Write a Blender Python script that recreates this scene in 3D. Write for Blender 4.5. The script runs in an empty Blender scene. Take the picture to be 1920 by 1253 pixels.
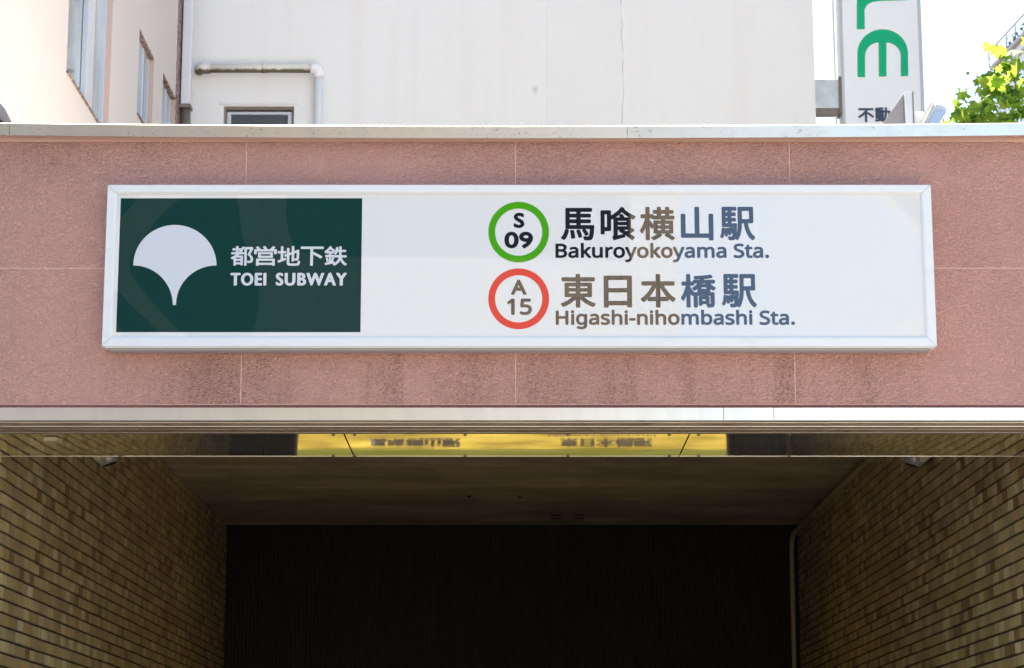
import bpy, bmesh, math, random
from mathutils import Vector, Matrix
R = math.radians
random.seed(7)
D = bpy.data
S = bpy.context.scene
COL = S.collection

# ---------------------------------------------------------------- camera, sky, sun, exposure
F = 4262.0                      # focal length in photo pixels (photo 1920 x 1253)
PITCH = R(11.74)
EYE = 1.6
cam = D.cameras.new('camera')
cam.sensor_width = 36.0
cam.lens = 36.0 * F / 1920.0
cam.clip_start = 0.1
cam.clip_end = 2000
cam.dof.use_dof = True
cam.dof.focus_distance = 8.35
cam.dof.aperture_fstop = 14.0
camo = D.objects.new('camera', cam)
COL.objects.link(camo)
camo.location = (0, 0, EYE)
camo.rotation_euler = (R(90) + PITCH, 0, 0)
S.camera = camo

SUN_EL, SUN_AZ = 57.0, -4.0     # azimuth from +Y towards +X: the sun stands behind the station entrance
world = D.worlds.new("World")
S.world = world
world.use_nodes = True
wn = world.node_tree.nodes
wl = world.node_tree.links
sky = wn.new('ShaderNodeTexSky')
sky.sky_type = 'NISHITA'
sky.sun_disc = False
sky.sun_elevation = R(SUN_EL)
sky.sun_rotation = R(SUN_AZ)
sky.air_density = 1.0
sky.dust_density = 0.4
sky.ozone_density = 3.0
bgn = wn['Background']
bgn.inputs['Strength'].default_value = 0.10
wl.new(sky.outputs['Color'], bgn.inputs['Color'])

sun = D.lights.new('sun', 'SUN')
sun.energy = 5.0
sun.angle = R(0.5)
sun.color = (1.0, 0.95, 0.87)
suno = D.objects.new('sun', sun)
COL.objects.link(suno)
sd = Vector((math.sin(R(SUN_AZ)) * math.cos(R(SUN_EL)), math.cos(R(SUN_AZ)) * math.cos(R(SUN_EL)), math.sin(R(SUN_EL))))
suno.rotation_euler = sd.to_track_quat('Z', 'Y').to_euler()
suno.location = sd * 60

S.view_settings.view_transform = 'Standard'
S.view_settings.look = 'None'
S.view_settings.gamma = 1.0
S.view_settings.use_curve_mapping = False
S.view_settings.exposure = 2.2
S.view_settings.use_white_balance = True
S.view_settings.white_balance_temperature = 7300
S.view_settings.white_balance_tint = 10
S.render.film_transparent = False
S.cycles.max_bounces = 10
S.cycles.diffuse_bounces = 5
S.cycles.glossy_bounces = 5
S.cycles.use_denoising = True


# ---------------------------------------------------------------- measuring: photo pixel -> point on a real plane
def ray(px, py):
    u = (px - 960.0) / F
    v = (626.5 - py) / F
    c, s = math.cos(PITCH), math.sin(PITCH)
    return u, c - v * s, s + v * c


def at(px, py, Y):              # point on the plane y = Y
    a, b, c = ray(px, py)
    t = Y / b
    return a * t, EYE + c * t


def atx(px, py, X):             # point on the plane x = X
    a, b, c = ray(px, py)
    t = X / a
    return b * t, EYE + c * t


# ---------------------------------------------------------------- helpers
def tag(o, label=None, cat=None, group=None, kind=None):
    if label: o['label'] = label
    if cat: o['category'] = cat
    if group: o['group'] = group
    if kind: o['kind'] = kind
    return o


def thing(name, label, cat, loc=(0, 0, 0), group=None):
    o = D.objects.new(name, None)
    COL.objects.link(o)
    o.location = loc
    o.empty_display_size = 0.2
    return tag(o, label, cat, group)


class MB:
    """collects faces; coordinates are world coordinates"""
    def __init__(s):
        s.v = []; s.f = []; s.m = []; s.sm = []

    def add(s, vs, fs, mi=0, smooth=False):
        n = len(s.v)
        s.v += [tuple(p) for p in vs]
        for f in fs:
            s.f.append(tuple(i + n for i in f)); s.m.append(mi); s.sm.append(smooth)
        return s

    def box(s, x0, x1, y0, y1, z0, z1, mi=0):
        vs = [(x0, y0, z0), (x1, y0, z0), (x1, y1, z0), (x0, y1, z0), (x0, y0, z1), (x1, y0, z1), (x1, y1, z1), (x0, y1, z1)]
        return s.add(vs, [(0, 3, 2, 1), (4, 5, 6, 7), (0, 1, 5, 4), (1, 2, 6, 5), (2, 3, 7, 6), (3, 0, 4, 7)], mi)

    def quad(s, a, b, c, d, mi=0):
        return s.add([a, b, c, d], [(0, 1, 2, 3)], mi)

    def prism(s, poly, axis, t0, t1, mi=0, smooth=False):
        """poly: list of 2D points, extruded along axis ('x','y','z') from t0 to t1"""
        n = len(poly)
        def P(p, t):
            return (t, p[0], p[1]) if axis == 'x' else ((p[0], t, p[1]) if axis == 'y' else (p[0], p[1], t))
        vs = [P(p, t0) for p in poly] + [P(p, t1) for p in poly]
        s.add(vs, [tuple(range(n)), tuple(range(2 * n - 1, n - 1, -1))], mi)
        k = len(s.v) - 2 * n
        for i in range(n):
            j = (i + 1) % n
            s.f.append((k + i, k + n + i, k + n + j, k + j)); s.m.append(mi); s.sm.append(smooth)
        return s

    def tube(s, pts, r, n=12, mi=0, caps=True):
        pts = [Vector(p) for p in pts]
        rings = []
        up = None
        for i, p in enumerate(pts):
            d = (pts[min(i + 1, len(pts) - 1)] - pts[max(i - 1, 0)]).normalized()
            if up is None:
                up = Vector((0, 0, 1)) if abs(d.z) < 0.9 else Vector((0, 1, 0))
            a = d.cross(up).normalized()
            up = a.cross(d).normalized()
            rr = r[i] if isinstance(r, (list, tuple)) else r
            rings.append([p + a * math.cos(q * 2 * math.pi / n) * rr + up * math.sin(q * 2 * math.pi / n) * rr for q in range(n)])
        vs = [v for g in rings for v in g]
        fs = []
        for i in range(len(pts) - 1):
            for q in range(n):
                w = (q + 1) % n
                fs.append((i * n + q, i * n + w, (i + 1) * n + w, (i + 1) * n + q))
        k = len(s.v)
        s.add(vs, fs, mi, True)
        if caps:
            s.f.append(tuple(k + q for q in range(n - 1, -1, -1))); s.m.append(mi); s.sm.append(False)
            s.f.append(tuple(k + (len(pts) - 1) * n + q for q in range(n))); s.m.append(mi); s.sm.append(False)
        return s

    def mesh(s, name, mats, origin=(0, 0, 0)):
        me = D.meshes.new(name)
        ox, oy, oz = origin
        me.from_pydata([(a - ox, b - oy, c - oz) for a, b, c in s.v], [], s.f)
        for m in (mats if isinstance(mats, (list, tuple)) else [mats]):
            me.materials.append(m)
        me.polygons.foreach_set('material_index', s.m)
        me.polygons.foreach_set('use_smooth', s.sm)
        me.update()
        bm = bmesh.new(); bm.from_mesh(me)
        bmesh.ops.recalc_face_normals(bm, faces=bm.faces)
        bm.to_mesh(me); bm.free()
        return me

    def build(s, name, mats, parent=None, bevel=0.0, seg=2):
        org = (0, 0, 0)
        if parent is not None:
            w = Vector((0, 0, 0)); p = parent
            while p is not None:
                w += p.location; p = p.parent
            org = tuple(w)
        else:
            xs = [v[0] for v in s.v]; ys = [v[1] for v in s.v]; zs = [v[2] for v in s.v]
            org = ((min(xs) + max(xs)) / 2, (min(ys) + max(ys)) / 2, min(zs))
        me = s.mesh(name, mats, org)
        o = D.objects.new(name, me)
        COL.objects.link(o)
        if parent is not None:
            o.parent = parent
        else:
            o.location = org
        if bevel:
            b = o.modifiers.new('bevel', 'BEVEL'); b.width = bevel; b.segments = seg; b.limit_method = 'ANGLE'; b.angle_limit = R(35)
        return o


# ---------------------------------------------------------------- materials
def mat(name, color=(0.5, 0.5, 0.5), rough=0.6, metal=0.0, spec=0.5, coat=0.0):
    m = D.materials.new(name)
    m.use_nodes = True
    b = m.node_tree.nodes['Principled BSDF']
    b.inputs['Base Color'].default_value = (*color, 1)
    b.inputs['Roughness'].default_value = rough
    b.inputs['Metallic'].default_value = metal
    b.inputs['Specular IOR Level'].default_value = spec
    b.inputs['Coat Weight'].default_value = coat
    b.inputs['Coat Roughness'].default_value = 0.02
    return m


class N:
    """tiny node-graph writer on a material"""
    def __init__(s, m):
        s.t = m.node_tree; s.n = s.t.nodes; s.l = s.t.links
        s.b = s.n['Principled BSDF']

    def set(s, sock, v):
        if isinstance(v, bpy.types.NodeSocket):
            s.l.new(v, sock)
        elif isinstance(v, (tuple, list)) and len(v) == 3 and sock.type == 'RGBA':
            sock.default_value = (*v, 1)
        else:
            sock.default_value = v

    def pos(s):
        return s.n.new('ShaderNodeNewGeometry').outputs['Position']

    def scale(s, vec, sc, off=(0, 0, 0)):
        q = s.n.new('ShaderNodeMapping'); s.l.new(vec, q.inputs['Vector'])
        q.inputs['Scale'].default_value = sc; q.inputs['Location'].default_value = off
        return q.outputs['Vector']

    def noise(s, vec, scale=5, detail=3, rough=0.5, dist=0.0):
        q = s.n.new('ShaderNodeTexNoise'); s.l.new(vec, q.inputs['Vector'])
        q.inputs['Scale'].default_value = scale; q.inputs['Detail'].default_value = detail
        q.inputs['Roughness'].default_value = rough; q.inputs['Distortion'].default_value = dist
        return q.outputs['Fac']

    def voro(s, vec, scale=5, feature='F1', rnd=1.0):
        q = s.n.new('ShaderNodeTexVoronoi'); s.l.new(vec, q.inputs['Vector'])
        q.feature = feature; q.inputs['Scale'].default_value = scale; q.inputs['Randomness'].default_value = rnd
        return q.outputs['Distance']

    def ramp(s, fac, a, b, va=0.0, vb=1.0):
        q = s.n.new('ShaderNodeMapRange'); s.set(q.inputs['Value'], fac)
        q.inputs['From Min'].default_value = a; q.inputs['From Max'].default_value = b
        q.inputs['To Min'].default_value = va; q.inputs['To Max'].default_value = vb
        return q.outputs['Result']

    def math(s, op, a, b=None, c=None):
        q = s.n.new('ShaderNodeMath'); q.operation = op
        s.set(q.inputs[0], a)
        if b is not None: s.set(q.inputs[1], b)
        if c is not None: s.set(q.inputs[2], c)
        return q.outputs[0]

    def mix(s, fac, a, b, mode='MIX'):
        q = s.n.new('ShaderNodeMix'); q.data_type = 'RGBA'; q.blend_type = mode
        s.set(q.inputs[0], fac); s.set(q.inputs[6], a); s.set(q.inputs[7], b)
        return q.outputs[2]

    def sep(s, vec):
        q = s.n.new('ShaderNodeSeparateXYZ'); s.l.new(vec, q.inputs[0])
        return q.outputs[0], q.outputs[1], q.outputs[2]

    def bump(s, h, strength=1.0, dist=0.01, normal=None):
        q = s.n.new('ShaderNodeBump'); s.set(q.inputs['Height'], h)
        q.inputs['Strength'].default_value = strength; q.inputs['Distance'].default_value = dist
        if normal is not None: s.l.new(normal, q.inputs['Normal'])
        return q.outputs['Normal']

    def color(s, v): s.set(s.b.inputs['Base Color'], v)
    def rough(s, v): s.set(s.b.inputs['Roughness'], v)
    def normal(s, v): s.l.new(v, s.b.inputs['Normal']); return v


# stucco of the entrance: pink sprayed coat, worm-like relief, run-off grime below and above the sign
SIGN_X = 1.5
SIGN_BOT = at(960, 655, 8.0)[1]
SIGN_TOP = at(960, 347, 8.0)[1]


def stucco(name, base, grime=True):
    m = mat(name, base, 0.85, spec=0.3)
    g = N(m)
    p = g.pos()
    v = g.scale(p, (1.0, 1.0, 1.35))
    h1 = g.noise(v, 112, 2, 0.5, 1.0)
    h2 = g.noise(v, 260, 2, 0.5, 0.3)
    h = g.math('ADD', g.ramp(h1, 0.3, 0.7), g.math('MULTIPLY', h2, 0.3))
    g.normal(g.bump(h, 1.0, 0.008))
    patch = g.noise(p, 1.6, 4, 0.6)
    c = g.mix(g.ramp(patch, 0.35, 0.65), tuple(x * 0.93 for x in base), tuple(min(1, x * 1.06) for x in base))
    pits = g.ramp(h1, 0.49, 0.38)  # hollows darkened in the colour: painted relief shade, plus grime where stained
    if grime:
        x, y, z = g.sep(p)
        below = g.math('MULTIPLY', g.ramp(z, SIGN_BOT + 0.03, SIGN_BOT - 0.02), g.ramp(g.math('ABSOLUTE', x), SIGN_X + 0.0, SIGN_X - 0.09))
        streak = g.noise(g.scale(p, (3.4, 1, 0.35), (2.3, 0, 0.4)), 1.9, 5, 0.62)
        st = g.math('MULTIPLY', below, g.ramp(streak, 0.40, 0.60, 0.12, 1.0))
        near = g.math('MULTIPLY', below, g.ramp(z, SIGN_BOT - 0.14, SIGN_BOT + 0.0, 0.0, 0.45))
        above = g.math('MULTIPLY', g.ramp(z, SIGN_TOP - 0.12, SIGN_TOP + 0.12), g.ramp(g.noise(g.scale(p, (1.1, 1, 0.9), (5, 0, 1)), 1.3, 4, 0.6), 0.38, 0.62, 0.10, 0.6))
        # thin darker line directly under the coping
        line = g.math('MULTIPLY', g.ramp(z, SIGN_TOP + 0.13, SIGN_TOP + 0.19), 0.35)
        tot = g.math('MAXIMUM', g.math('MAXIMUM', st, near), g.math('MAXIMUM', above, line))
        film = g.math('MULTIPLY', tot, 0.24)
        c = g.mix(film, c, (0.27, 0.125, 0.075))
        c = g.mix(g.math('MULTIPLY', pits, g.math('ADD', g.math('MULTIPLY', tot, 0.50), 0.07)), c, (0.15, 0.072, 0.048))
    else:
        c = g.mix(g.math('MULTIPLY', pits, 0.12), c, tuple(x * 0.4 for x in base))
    g.color(c)
    return m


M = {}
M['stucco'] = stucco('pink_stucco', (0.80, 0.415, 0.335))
M['seam'] = mat('joint_sealant', (0.74, 0.45, 0.37), 0.7)
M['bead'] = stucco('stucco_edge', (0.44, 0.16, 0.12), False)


def steel(name, base, rough, spots=0.25, streak=(1, 1, 1), spot_col=(0.25, 0.24, 0.22), metal=1.0, rust=0.0, bump=0.0, rv=0.3):
    m = mat(name, base, rough, metal)
    g = N(m)
    p = g.pos()
    n1 = g.noise(g.scale(p, streak), 14, 5, 0.65)
    n2 = g.noise(g.scale(p, (0.8, 1, 1.3)), 75, 3, 0.6, 0.6)
    n3 = g.noise(p, 7, 3, 0.6)
    sp = g.math('MULTIPLY', g.ramp(n2, 0.60, 0.70), g.ramp(n3, 0.42, 0.6))
    c = g.mix(g.math('MULTIPLY', g.ramp(n1, 0.45, 0.7), 0.30), base, tuple(x * 0.72 for x in base))
    c = g.mix(g.math('MULTIPLY', sp, spots * 2), c, spot_col)
    if rust:
        r = g.ramp(g.noise(g.scale(p, (1.4, 6, 6)), 5, 5, 0.7), 0.50, 0.62)
        r2 = g.math('MULTIPLY', r, rust)
        c = g.mix(r2, c, (0.20, 0.075, 0.02))
        g.set(g.b.inputs['Metallic'], g.math('SUBTRACT', metal, g.math('MULTIPLY', r2, metal * 0.9)))
    g.color(c)
    g.rough(g.ramp(n1, 0.3, 0.7, rough * (1 - rv * .5), min(1, rough * (1 + rv))))
    if bump: g.normal(g.bump(g.noise(p, 14, 3), 0.4, bump))
    return m


M['coping'] = steel('weathered_coping_steel', (0.82, 0.74, 0.62), 0.30, 0.45, spot_col=(0.30, 0.28, 0.24), metal=1.0, rv=0.1)
M['band'] = steel('satin_steel_band', (0.92, 0.86, 0.77), 0.32, 0.0, (1.2, 1, 0.15), rv=0.0)
M['rail'] = steel('worn_track_steel', (0.40, 0.32, 0.24), 0.45, 0.0, (0.3, 1, 1), rust=0.7, metal=0.7, rv=0.0)
M['mirror'] = mat('polished_steel', (0.84, 0.80, 0.71), 0.05, 0.88)
_g = N(M['mirror'])
_p = _g.pos()
_g.rough(_g.ramp(_g.noise(_g.scale(_p, (0.4, 6, 1)), 12, 4, 0.6), 0.3, 0.7, 0.02, 0.055))
_g.color(_g.mix(_g.ramp(_g.noise(_g.scale(_p, (0.7, 2.0, 1)), 3.5, 5, 0.6), 0.4, 0.68), (0.86, 0.82, 0.74), (0.55, 0.46, 0.33)))
_g.normal(_g.bump(_g.noise(_g.scale(_p, (1.3, 2.2, 1)), 2.2, 2, 0.5), 1.0, 0.0005))
M['dark_gap'] = mat('dark_gap', (0.01, 0.009, 0.008), 0.9)
M['screw'] = mat('screw_steel', (0.2, 0.18, 0.15), 0.4, 0.8)

# sign surfaces: glossy sheet, slightly bowed, so reflections bend near its ends
FACE_Z = (SIGN_TOP + SIGN_BOT) / 2


def sheet_gloss(m, amount=1.0):
    g = N(m)
    p = g.pos()
    x, y, z = g.sep(p)
    xn = g.math('DIVIDE', x, 1.46)
    zn = g.math('DIVIDE', g.math('SUBTRACT', z, FACE_Z), 0.27)
    x2 = g.math('MULTIPLY', xn, xn)
    x6 = g.math('POWER', x2, 4.0)
    z2 = g.math('MULTIPLY', zn, zn)
    n = g.noise(g.scale(p, (1.0, 0.0, 1.6), (3.1, 0, 1.7)), 1.15, 1.5, 0.4)
    edge = g.math('MULTIPLY', g.math('POWER', x2, 1.5), n)
    h = g.math('ADD', g.math('MULTIPLY', x6, g.math('ADD', g.math('MULTIPLY', z2, 1.8), 1.0)), g.math('MULTIPLY', edge, 2.2))
    h = g.math('ADD', h, g.math('MULTIPLY', n, 0.10))
    h = g.math('SUBTRACT', h, g.math('MULTIPLY', g.math('SUBTRACT', z, FACE_Z), 11.0))   # coat normal of the flat sheet tilted to mirror higher, bluer sky
    nn = g.bump(h, 1.0, 0.0062 * amount)
    g.l.new(nn, g.b.inputs['Coat Normal'])
    return m


def sign_print(name, col, coat=1.0, rough=0.5, ior=1.6):
    m = mat(name, col, rough, spec=0.1, coat=coat)
    m.node_tree.nodes['Principled BSDF'].inputs['Coat IOR'].default_value = ior
    m.node_tree.nodes['Principled BSDF'].inputs['Coat Roughness'].default_value = 0.0
    return sheet_gloss(m)


M['sign_white'] = sign_print('sign_face_white', (0.79, 0.765, 0.73))
M['sign_green'] = sign_print('sign_dark_green', (0.001, 0.040, 0.033), ior=1.22)
M['sign_black'] = sign_print('sign_black_print', (0.003, 0.003, 0.010), ior=2.05)
M['ring_green'] = sign_print('sign_ring_green', (0.055, 0.36, 0.005), ior=1.4)
M['ring_red'] = sign_print('sign_ring_red', (0.80, 0.055, 0.035), ior=1.4)
M['sign_light'] = sign_print('sign_light_print', (0.66, 0.67, 0.69), ior=1.4)
M['frame_white'] = mat('white_painted_frame', (0.82, 0.81, 0.79), 0.32, 0.0, 0.6)
_g = N(M['frame_white'])
_g.rough(_g.ramp(_g.noise(_g.scale(_g.pos(), (0.5, 4, 4)), 8, 4), 0.3, 0.7, 0.26, 0.42))
_g.color(_g.mix(_g.math('MULTIPLY', _g.ramp(_g.noise(_g.scale(_g.pos(), (1, 1, 2.5)), 6, 6, 0.7), 0.5, 0.75), 0.25), (0.82, 0.81, 0.79), (0.55, 0.52, 0.47)))
M['frame_under'] = mat('sign_box_grey', (0.42, 0.40, 0.40), 0.5)
M['mitre'] = mat('mitre_gap', (0.25, 0.22, 0.20), 0.8)

# white rendered building
m = mat('white_render', (0.82, 0.815, 0.805), 0.9, spec=0.2); M['white_wall'] = m
g = N(m); p = g.pos()
st = g.ramp(g.noise(g.scale(p, (4.0, 1, 0.22)), 1.2, 5, 0.6), 0.52, 0.72)
bl = g.ramp(g.noise(p, 0.8, 4, 0.6), 0.4, 0.7)
c = g.mix(g.math('MULTIPLY', bl, 0.18), (0.82, 0.815, 0.805), (0.76, 0.755, 0.745))
c = g.mix(g.math('MULTIPLY', st, 0.12), c, (0.60, 0.52, 0.43))
sp = g.math('MULTIPLY', g.ramp(g.voro(g.scale(p, (1, 1, 0.8)), 2.1), 0.10, 0.04), g.ramp(g.noise(p, 9, 3), 0.45, 0.6))
c = g.mix(g.math('MULTIPLY', sp, 0.8), c, (0.35, 0.26, 0.18))
g.color(c)
g.normal(g.bump(g.noise(p, 26, 4, 0.6), 0.35, 0.006))

# pale pink building
m = mat('pale_pink_render', (0.63, 0.57, 0.535), 0.9, spec=0.2); M['pink_wall'] = m
g = N(m); p = g.pos()
st = g.ramp(g.noise(g.scale(p, (1, 3, 0.4)), 2.0, 5, 0.6), 0.45, 0.75)
g.color(g.mix(g.math('MULTIPLY', st, 0.22), (0.63, 0.57, 0.535), (0.57, 0.475, 0.43)))
g.normal(g.bump(g.noise(p, 40, 4, 0.6), 0.3, 0.004))
M['jamb'] = mat('pinkish_jamb_mortar', (0.50, 0.38, 0.34), 0.95)
M['rough_joint'] = mat('rough_brown_mortar', (0.26, 0.17, 0.14), 0.95)
g = N(M['rough_joint']); p = g.pos()
g.color(g.mix(g.ramp(g.noise(p, 26, 4, 0.7), 0.4, 0.6), (0.12, 0.075, 0.06), (0.42, 0.30, 0.26)))
g.normal(g.bump(g.noise(p, 45, 4, 0.6), 0.8, 0.01))
M['alu'] = mat('window_aluminium', (0.62, 0.64, 0.70), 0.35, 0.5)
M['alu_dark'] = mat('window_aluminium_dark', (0.25, 0.26, 0.29), 0.4, 0.5)
M['pane'] = mat('window_pane_reflective', (0.16, 0.21, 0.23), 0.06, 0.0, 0.8)
g = N(M['pane']); p = g.pos()
g.color(g.mix(g.ramp(g.noise(g.scale(p, (1, 1, 1)), 1.2, 2), 0.35, 0.65), (0.10, 0.14, 0.15), (0.42, 0.48, 0.50)))
M['pane_dark'] = mat('window_pane_dark', (0.06, 0.075, 0.085), 0.12, 0.0, 0.6)
M['pvc'] = mat('white_pipe', (0.88, 0.87, 0.86), 0.45)
M['downpipe'] = mat('pale_downpipe', (0.70, 0.71, 0.76), 0.4)
M['brown_metal'] = mat('rusty_grey_metal', (0.24, 0.20, 0.17), 0.6, 0.4)
m = mat('mouldy_pipe', (0.70, 0.66, 0.60), 0.6); M['mould'] = m
g = N(m); p = g.pos()
_, _, z = g.sep(p)
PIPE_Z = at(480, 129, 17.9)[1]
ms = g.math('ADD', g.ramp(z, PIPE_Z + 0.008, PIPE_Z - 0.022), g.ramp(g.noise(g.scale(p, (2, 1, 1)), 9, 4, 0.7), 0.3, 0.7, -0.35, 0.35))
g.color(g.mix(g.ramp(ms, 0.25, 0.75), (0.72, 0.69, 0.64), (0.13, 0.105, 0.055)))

# tunnel
TILE_COLS = [(0.60, 0.44, 0.21), (0.50, 0.34, 0.145), (0.70, 0.54, 0.29), (0.46, 0.345, 0.175), (0.30, 0.175, 0.08), (0.54, 0.365, 0.20), (0.74, 0.61, 0.37)]
TM = []
for i, cc in enumerate(TILE_COLS):
    m = mat('glazed_tile_%s' % 'abcdefg'[i], cc, 0.38, spec=0.45)
    g = N(m); p = g.pos()
    c = g.mix(g.ramp(g.noise(p, 9, 4, 0.6), 0.35, 0.65), tuple(x * 0.86 for x in cc), tuple(x * 1.08 for x in cc))
    wet = g.ramp(g.noise(g.scale(p, (1, 2.2, 0.35)), 1.1, 5, 0.6), 0.48, 0.68)
    c = g.mix(g.math('MULTIPLY', wet, 0.45), c, tuple(x * 0.45 for x in cc))
    g.color(c)
    g.normal(g.bump(g.noise(p, 60, 3), 0.25, 0.0015))
    TM.append(m)
M['grout'] = mat('dark_grout', (0.035, 0.026, 0.018), 0.95)
m = mat('stained_concrete', (0.20, 0.17, 0.13), 0.9); M['concrete'] = m
g = N(m); p = g.pos()
b1 = g.ramp(g.noise(g.scale(p, (0.35, 2.2, 1)), 1.6, 6, 0.6), 0.35, 0.68)
b2 = g.ramp(g.noise(p, 5, 6, 0.7), 0.35, 0.7)
c = g.mix(b1, (0.74, 0.62, 0.47), (0.36, 0.28, 0.20))
c = g.mix(g.math('MULTIPLY', g.ramp(g.noise(p, 1.5, 6, 0.7, 0.6), 0.45, 0.62), 0.6), c, (0.25, 0.20, 0.15))
c = g.mix(g.math('MULTIPLY', b2, 0.4), c, (0.42, 0.34, 0.25))
ed = g.ramp(g.voro(p, 1.7), 0.045, 0.02)
c = g.mix(g.math('MULTIPLY', ed, 0.5), c, (0.42, 0.36, 0.26))
g.color(c)
g.normal(g.bump(g.noise(p, 30, 5, 0.6), 0.5, 0.004))
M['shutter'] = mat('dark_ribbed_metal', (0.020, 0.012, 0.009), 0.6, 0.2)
M['conduit'] = mat('cream_conduit', (0.46, 0.38, 0.24), 0.5)
M['lamp_cream'] = mat('cream_lamp_body', (0.62, 0.60, 0.42), 0.5)
M['lamp_grey'] = mat('grey_lamp_cap', (0.45, 0.42, 0.40), 0.35, 0.3)
M['plaster'] = mat('plain_grey_shell', (0.68, 0.66, 0.63), 0.9)

# ================================================================ GROUND
WY = 8.07                        # front plane of the entrance wall
TX = 2.03                         # half width of the stairwell
BACKY = 16.1
CEIL = EYE + 1.96
M['asphalt'] = mat('asphalt', (0.05, 0.05, 0.052), 0.9)
g = N(M['asphalt']); p = g.pos()
g.color(g.mix(g.noise(p, 40, 4, 0.7), (0.035, 0.035, 0.037), (0.075, 0.073, 0.07)))
g.normal(g.bump(g.noise(p, 120, 3), 0.5, 0.004))
M['paving'] = mat('concrete_paving', (0.36, 0.345, 0.32), 0.85)
g = N(M['paving']); p = g.pos()
br = g.n.new('ShaderNodeTexBrick'); g.l.new(g.scale(p, (1, 1, 1)), br.inputs['Vector'])
br.inputs['Scale'].default_value = 3.3; br.offset = 0.0; br.inputs['Brick Width'].default_value = 1.0; br.inputs['Row Height'].default_value = 1.0
br.inputs['Color1'].default_value = (0.38, 0.365, 0.34, 1); br.inputs['Color2'].default_value = (0.33, 0.315, 0.29, 1)
br.inputs['Mortar'].default_value = (0.16, 0.15, 0.14, 1); br.inputs['Mortar Size'].default_value = 0.012
g.color(br.outputs['Color'])
tag(MB().quad((-400, -400, 0), (400, -400, 0), (400, 400, 0), (-400, 400, 0)).build('ground', M['asphalt']), kind='structure')
tag(MB().box(-60, 60, 0.5, 7.9, 0.0, 0.13).build('pavement', M['paving']), kind='structure')

# ================================================================ ENTRANCE
TOPZ = at(960, 236, 8.03)[1]
COPB = at(960, 260, 8.03)[1]
BANDT = at(960, 763.5, 8.05)[1]
BANDB = at(960, 789, 8.05)[1]
XL, XR = -2.66, 2.66
ent = thing('subway_entrance', 'pink stuccoed subway entrance with pale coping and steel edged opening under the white sign', 'subway entrance', (0, WY, 0))

# masonry behind the stucco: lintel block, side blocks, roof, side walls of the stair housing
bk = MB()
bk.box(XL, XR, WY + 0.012, 8.34, BANDB + 0.01, TOPZ - 0.03)         # lintel front
bk.box(XL, XR, 8.341, 8.86, EYE + 1.42, TOPZ - 0.05)                 # lintel depth
bk.box(XL, XR, 8.861, 16.45, CEIL + 0.012, TOPZ - 0.08)              # roof slab
bk.box(XL, -TX - 0.03, 8.341, 16.45, 0, EYE + 1.418)
bk.box(TX + 0.03, XR, 8.341, 16.45, 0, EYE + 1.418)
bk.box(XL, -TX - 0.03, 8.862, 16.45, EYE + 1.42, CEIL + 0.01)
bk.box(TX + 0.03, XR, 8.862, 16.45, EYE + 1.42, CEIL + 0.01)
bk.box(-TX - 0.028, TX + 0.028, 16.25, 16.449, 0, CEIL + 0.01)
bk.build('masonry', M['plaster'], ent)
for px0, px1 in ((XL, -TX - 0.032), (TX + 0.032, XR)):
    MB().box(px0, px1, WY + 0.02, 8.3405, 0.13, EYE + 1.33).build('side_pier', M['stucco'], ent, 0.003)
sm = MB()
sm.quad((XL, WY + 0.0012, BANDT), (XR, WY + 0.0012, BANDT), (XR, WY + 0.0012, TOPZ - 0.02), (XL, WY + 0.0012, TOPZ - 0.02))
sm.build('joint_sealant', M['seam'], ent)
# stucco panels
gx = [at(457, 500, WY)[0], at(967, 500, WY)[0], at(1485.5, 500, WY)[0]]
gz = at(960, 503, WY)[1]
edges = [XL] + gx + [XR]
J = 0.0017
zt = at(960, 266, WY)[1]
zb = at(960, 757.5, WY)[1]
for i in range(4):
    for (z0, z1) in ((zb, gz - J), (gz + J, zt)):
        x0 = edges[i] + (J if i else 0); x1 = edges[i + 1] - (J if i < 3 else 0)
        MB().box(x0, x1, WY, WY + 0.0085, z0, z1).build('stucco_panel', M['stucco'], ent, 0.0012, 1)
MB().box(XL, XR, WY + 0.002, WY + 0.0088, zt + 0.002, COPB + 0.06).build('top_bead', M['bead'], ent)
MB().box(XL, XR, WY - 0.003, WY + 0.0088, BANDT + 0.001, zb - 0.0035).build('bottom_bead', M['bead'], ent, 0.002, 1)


# coping: slightly sagging sheet metal in three lengths
def coping(x0, x1):
    b = MB(); n = 10
    prof = [(8.026, COPB), (8.026, TOPZ - 0.004), (8.030, TOPZ), (8.36, TOPZ + 0.005), (8.36, TOPZ - 0.06), (8.358, TOPZ - 0.06), (8.356, TOPZ), (8.034, TOPZ - 0.006), (8.0295, COPB), ]
    rows = []
    for k in range(n + 1):
        x = x0 + (x1 - x0) * k / n
        dz = 0.0112 * min(1.35, (x / 1.85) ** 2)
        rows.append([(x, y, z + dz) for y, z in prof])
    m_ = len(prof)
    vs = [v for r in rows for v in r]
    fs = []
    for k in range(n):
        for j in range(m_):
            q = (j + 1) % m_
            fs.append((k * m_ + j, k * m_ + q, (k + 1) * m_ + q, (k + 1) * m_ + j))
    fs.append(tuple(range(m_))); fs.append(tuple(n * m_ + j for j in range(m_ - 1, -1, -1)))
    b.add(vs, fs)
    return b.build('coping', M['coping'], ent)


c1 = at(18, 245, 8.03)[0]; c2 = at(1176, 248, 8.03)[0]
for a, b in ((XL, c1 - .001), (c1 + .001, c2 - .001), (c2 + .001, XR)):
    coping(a, b)

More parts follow.
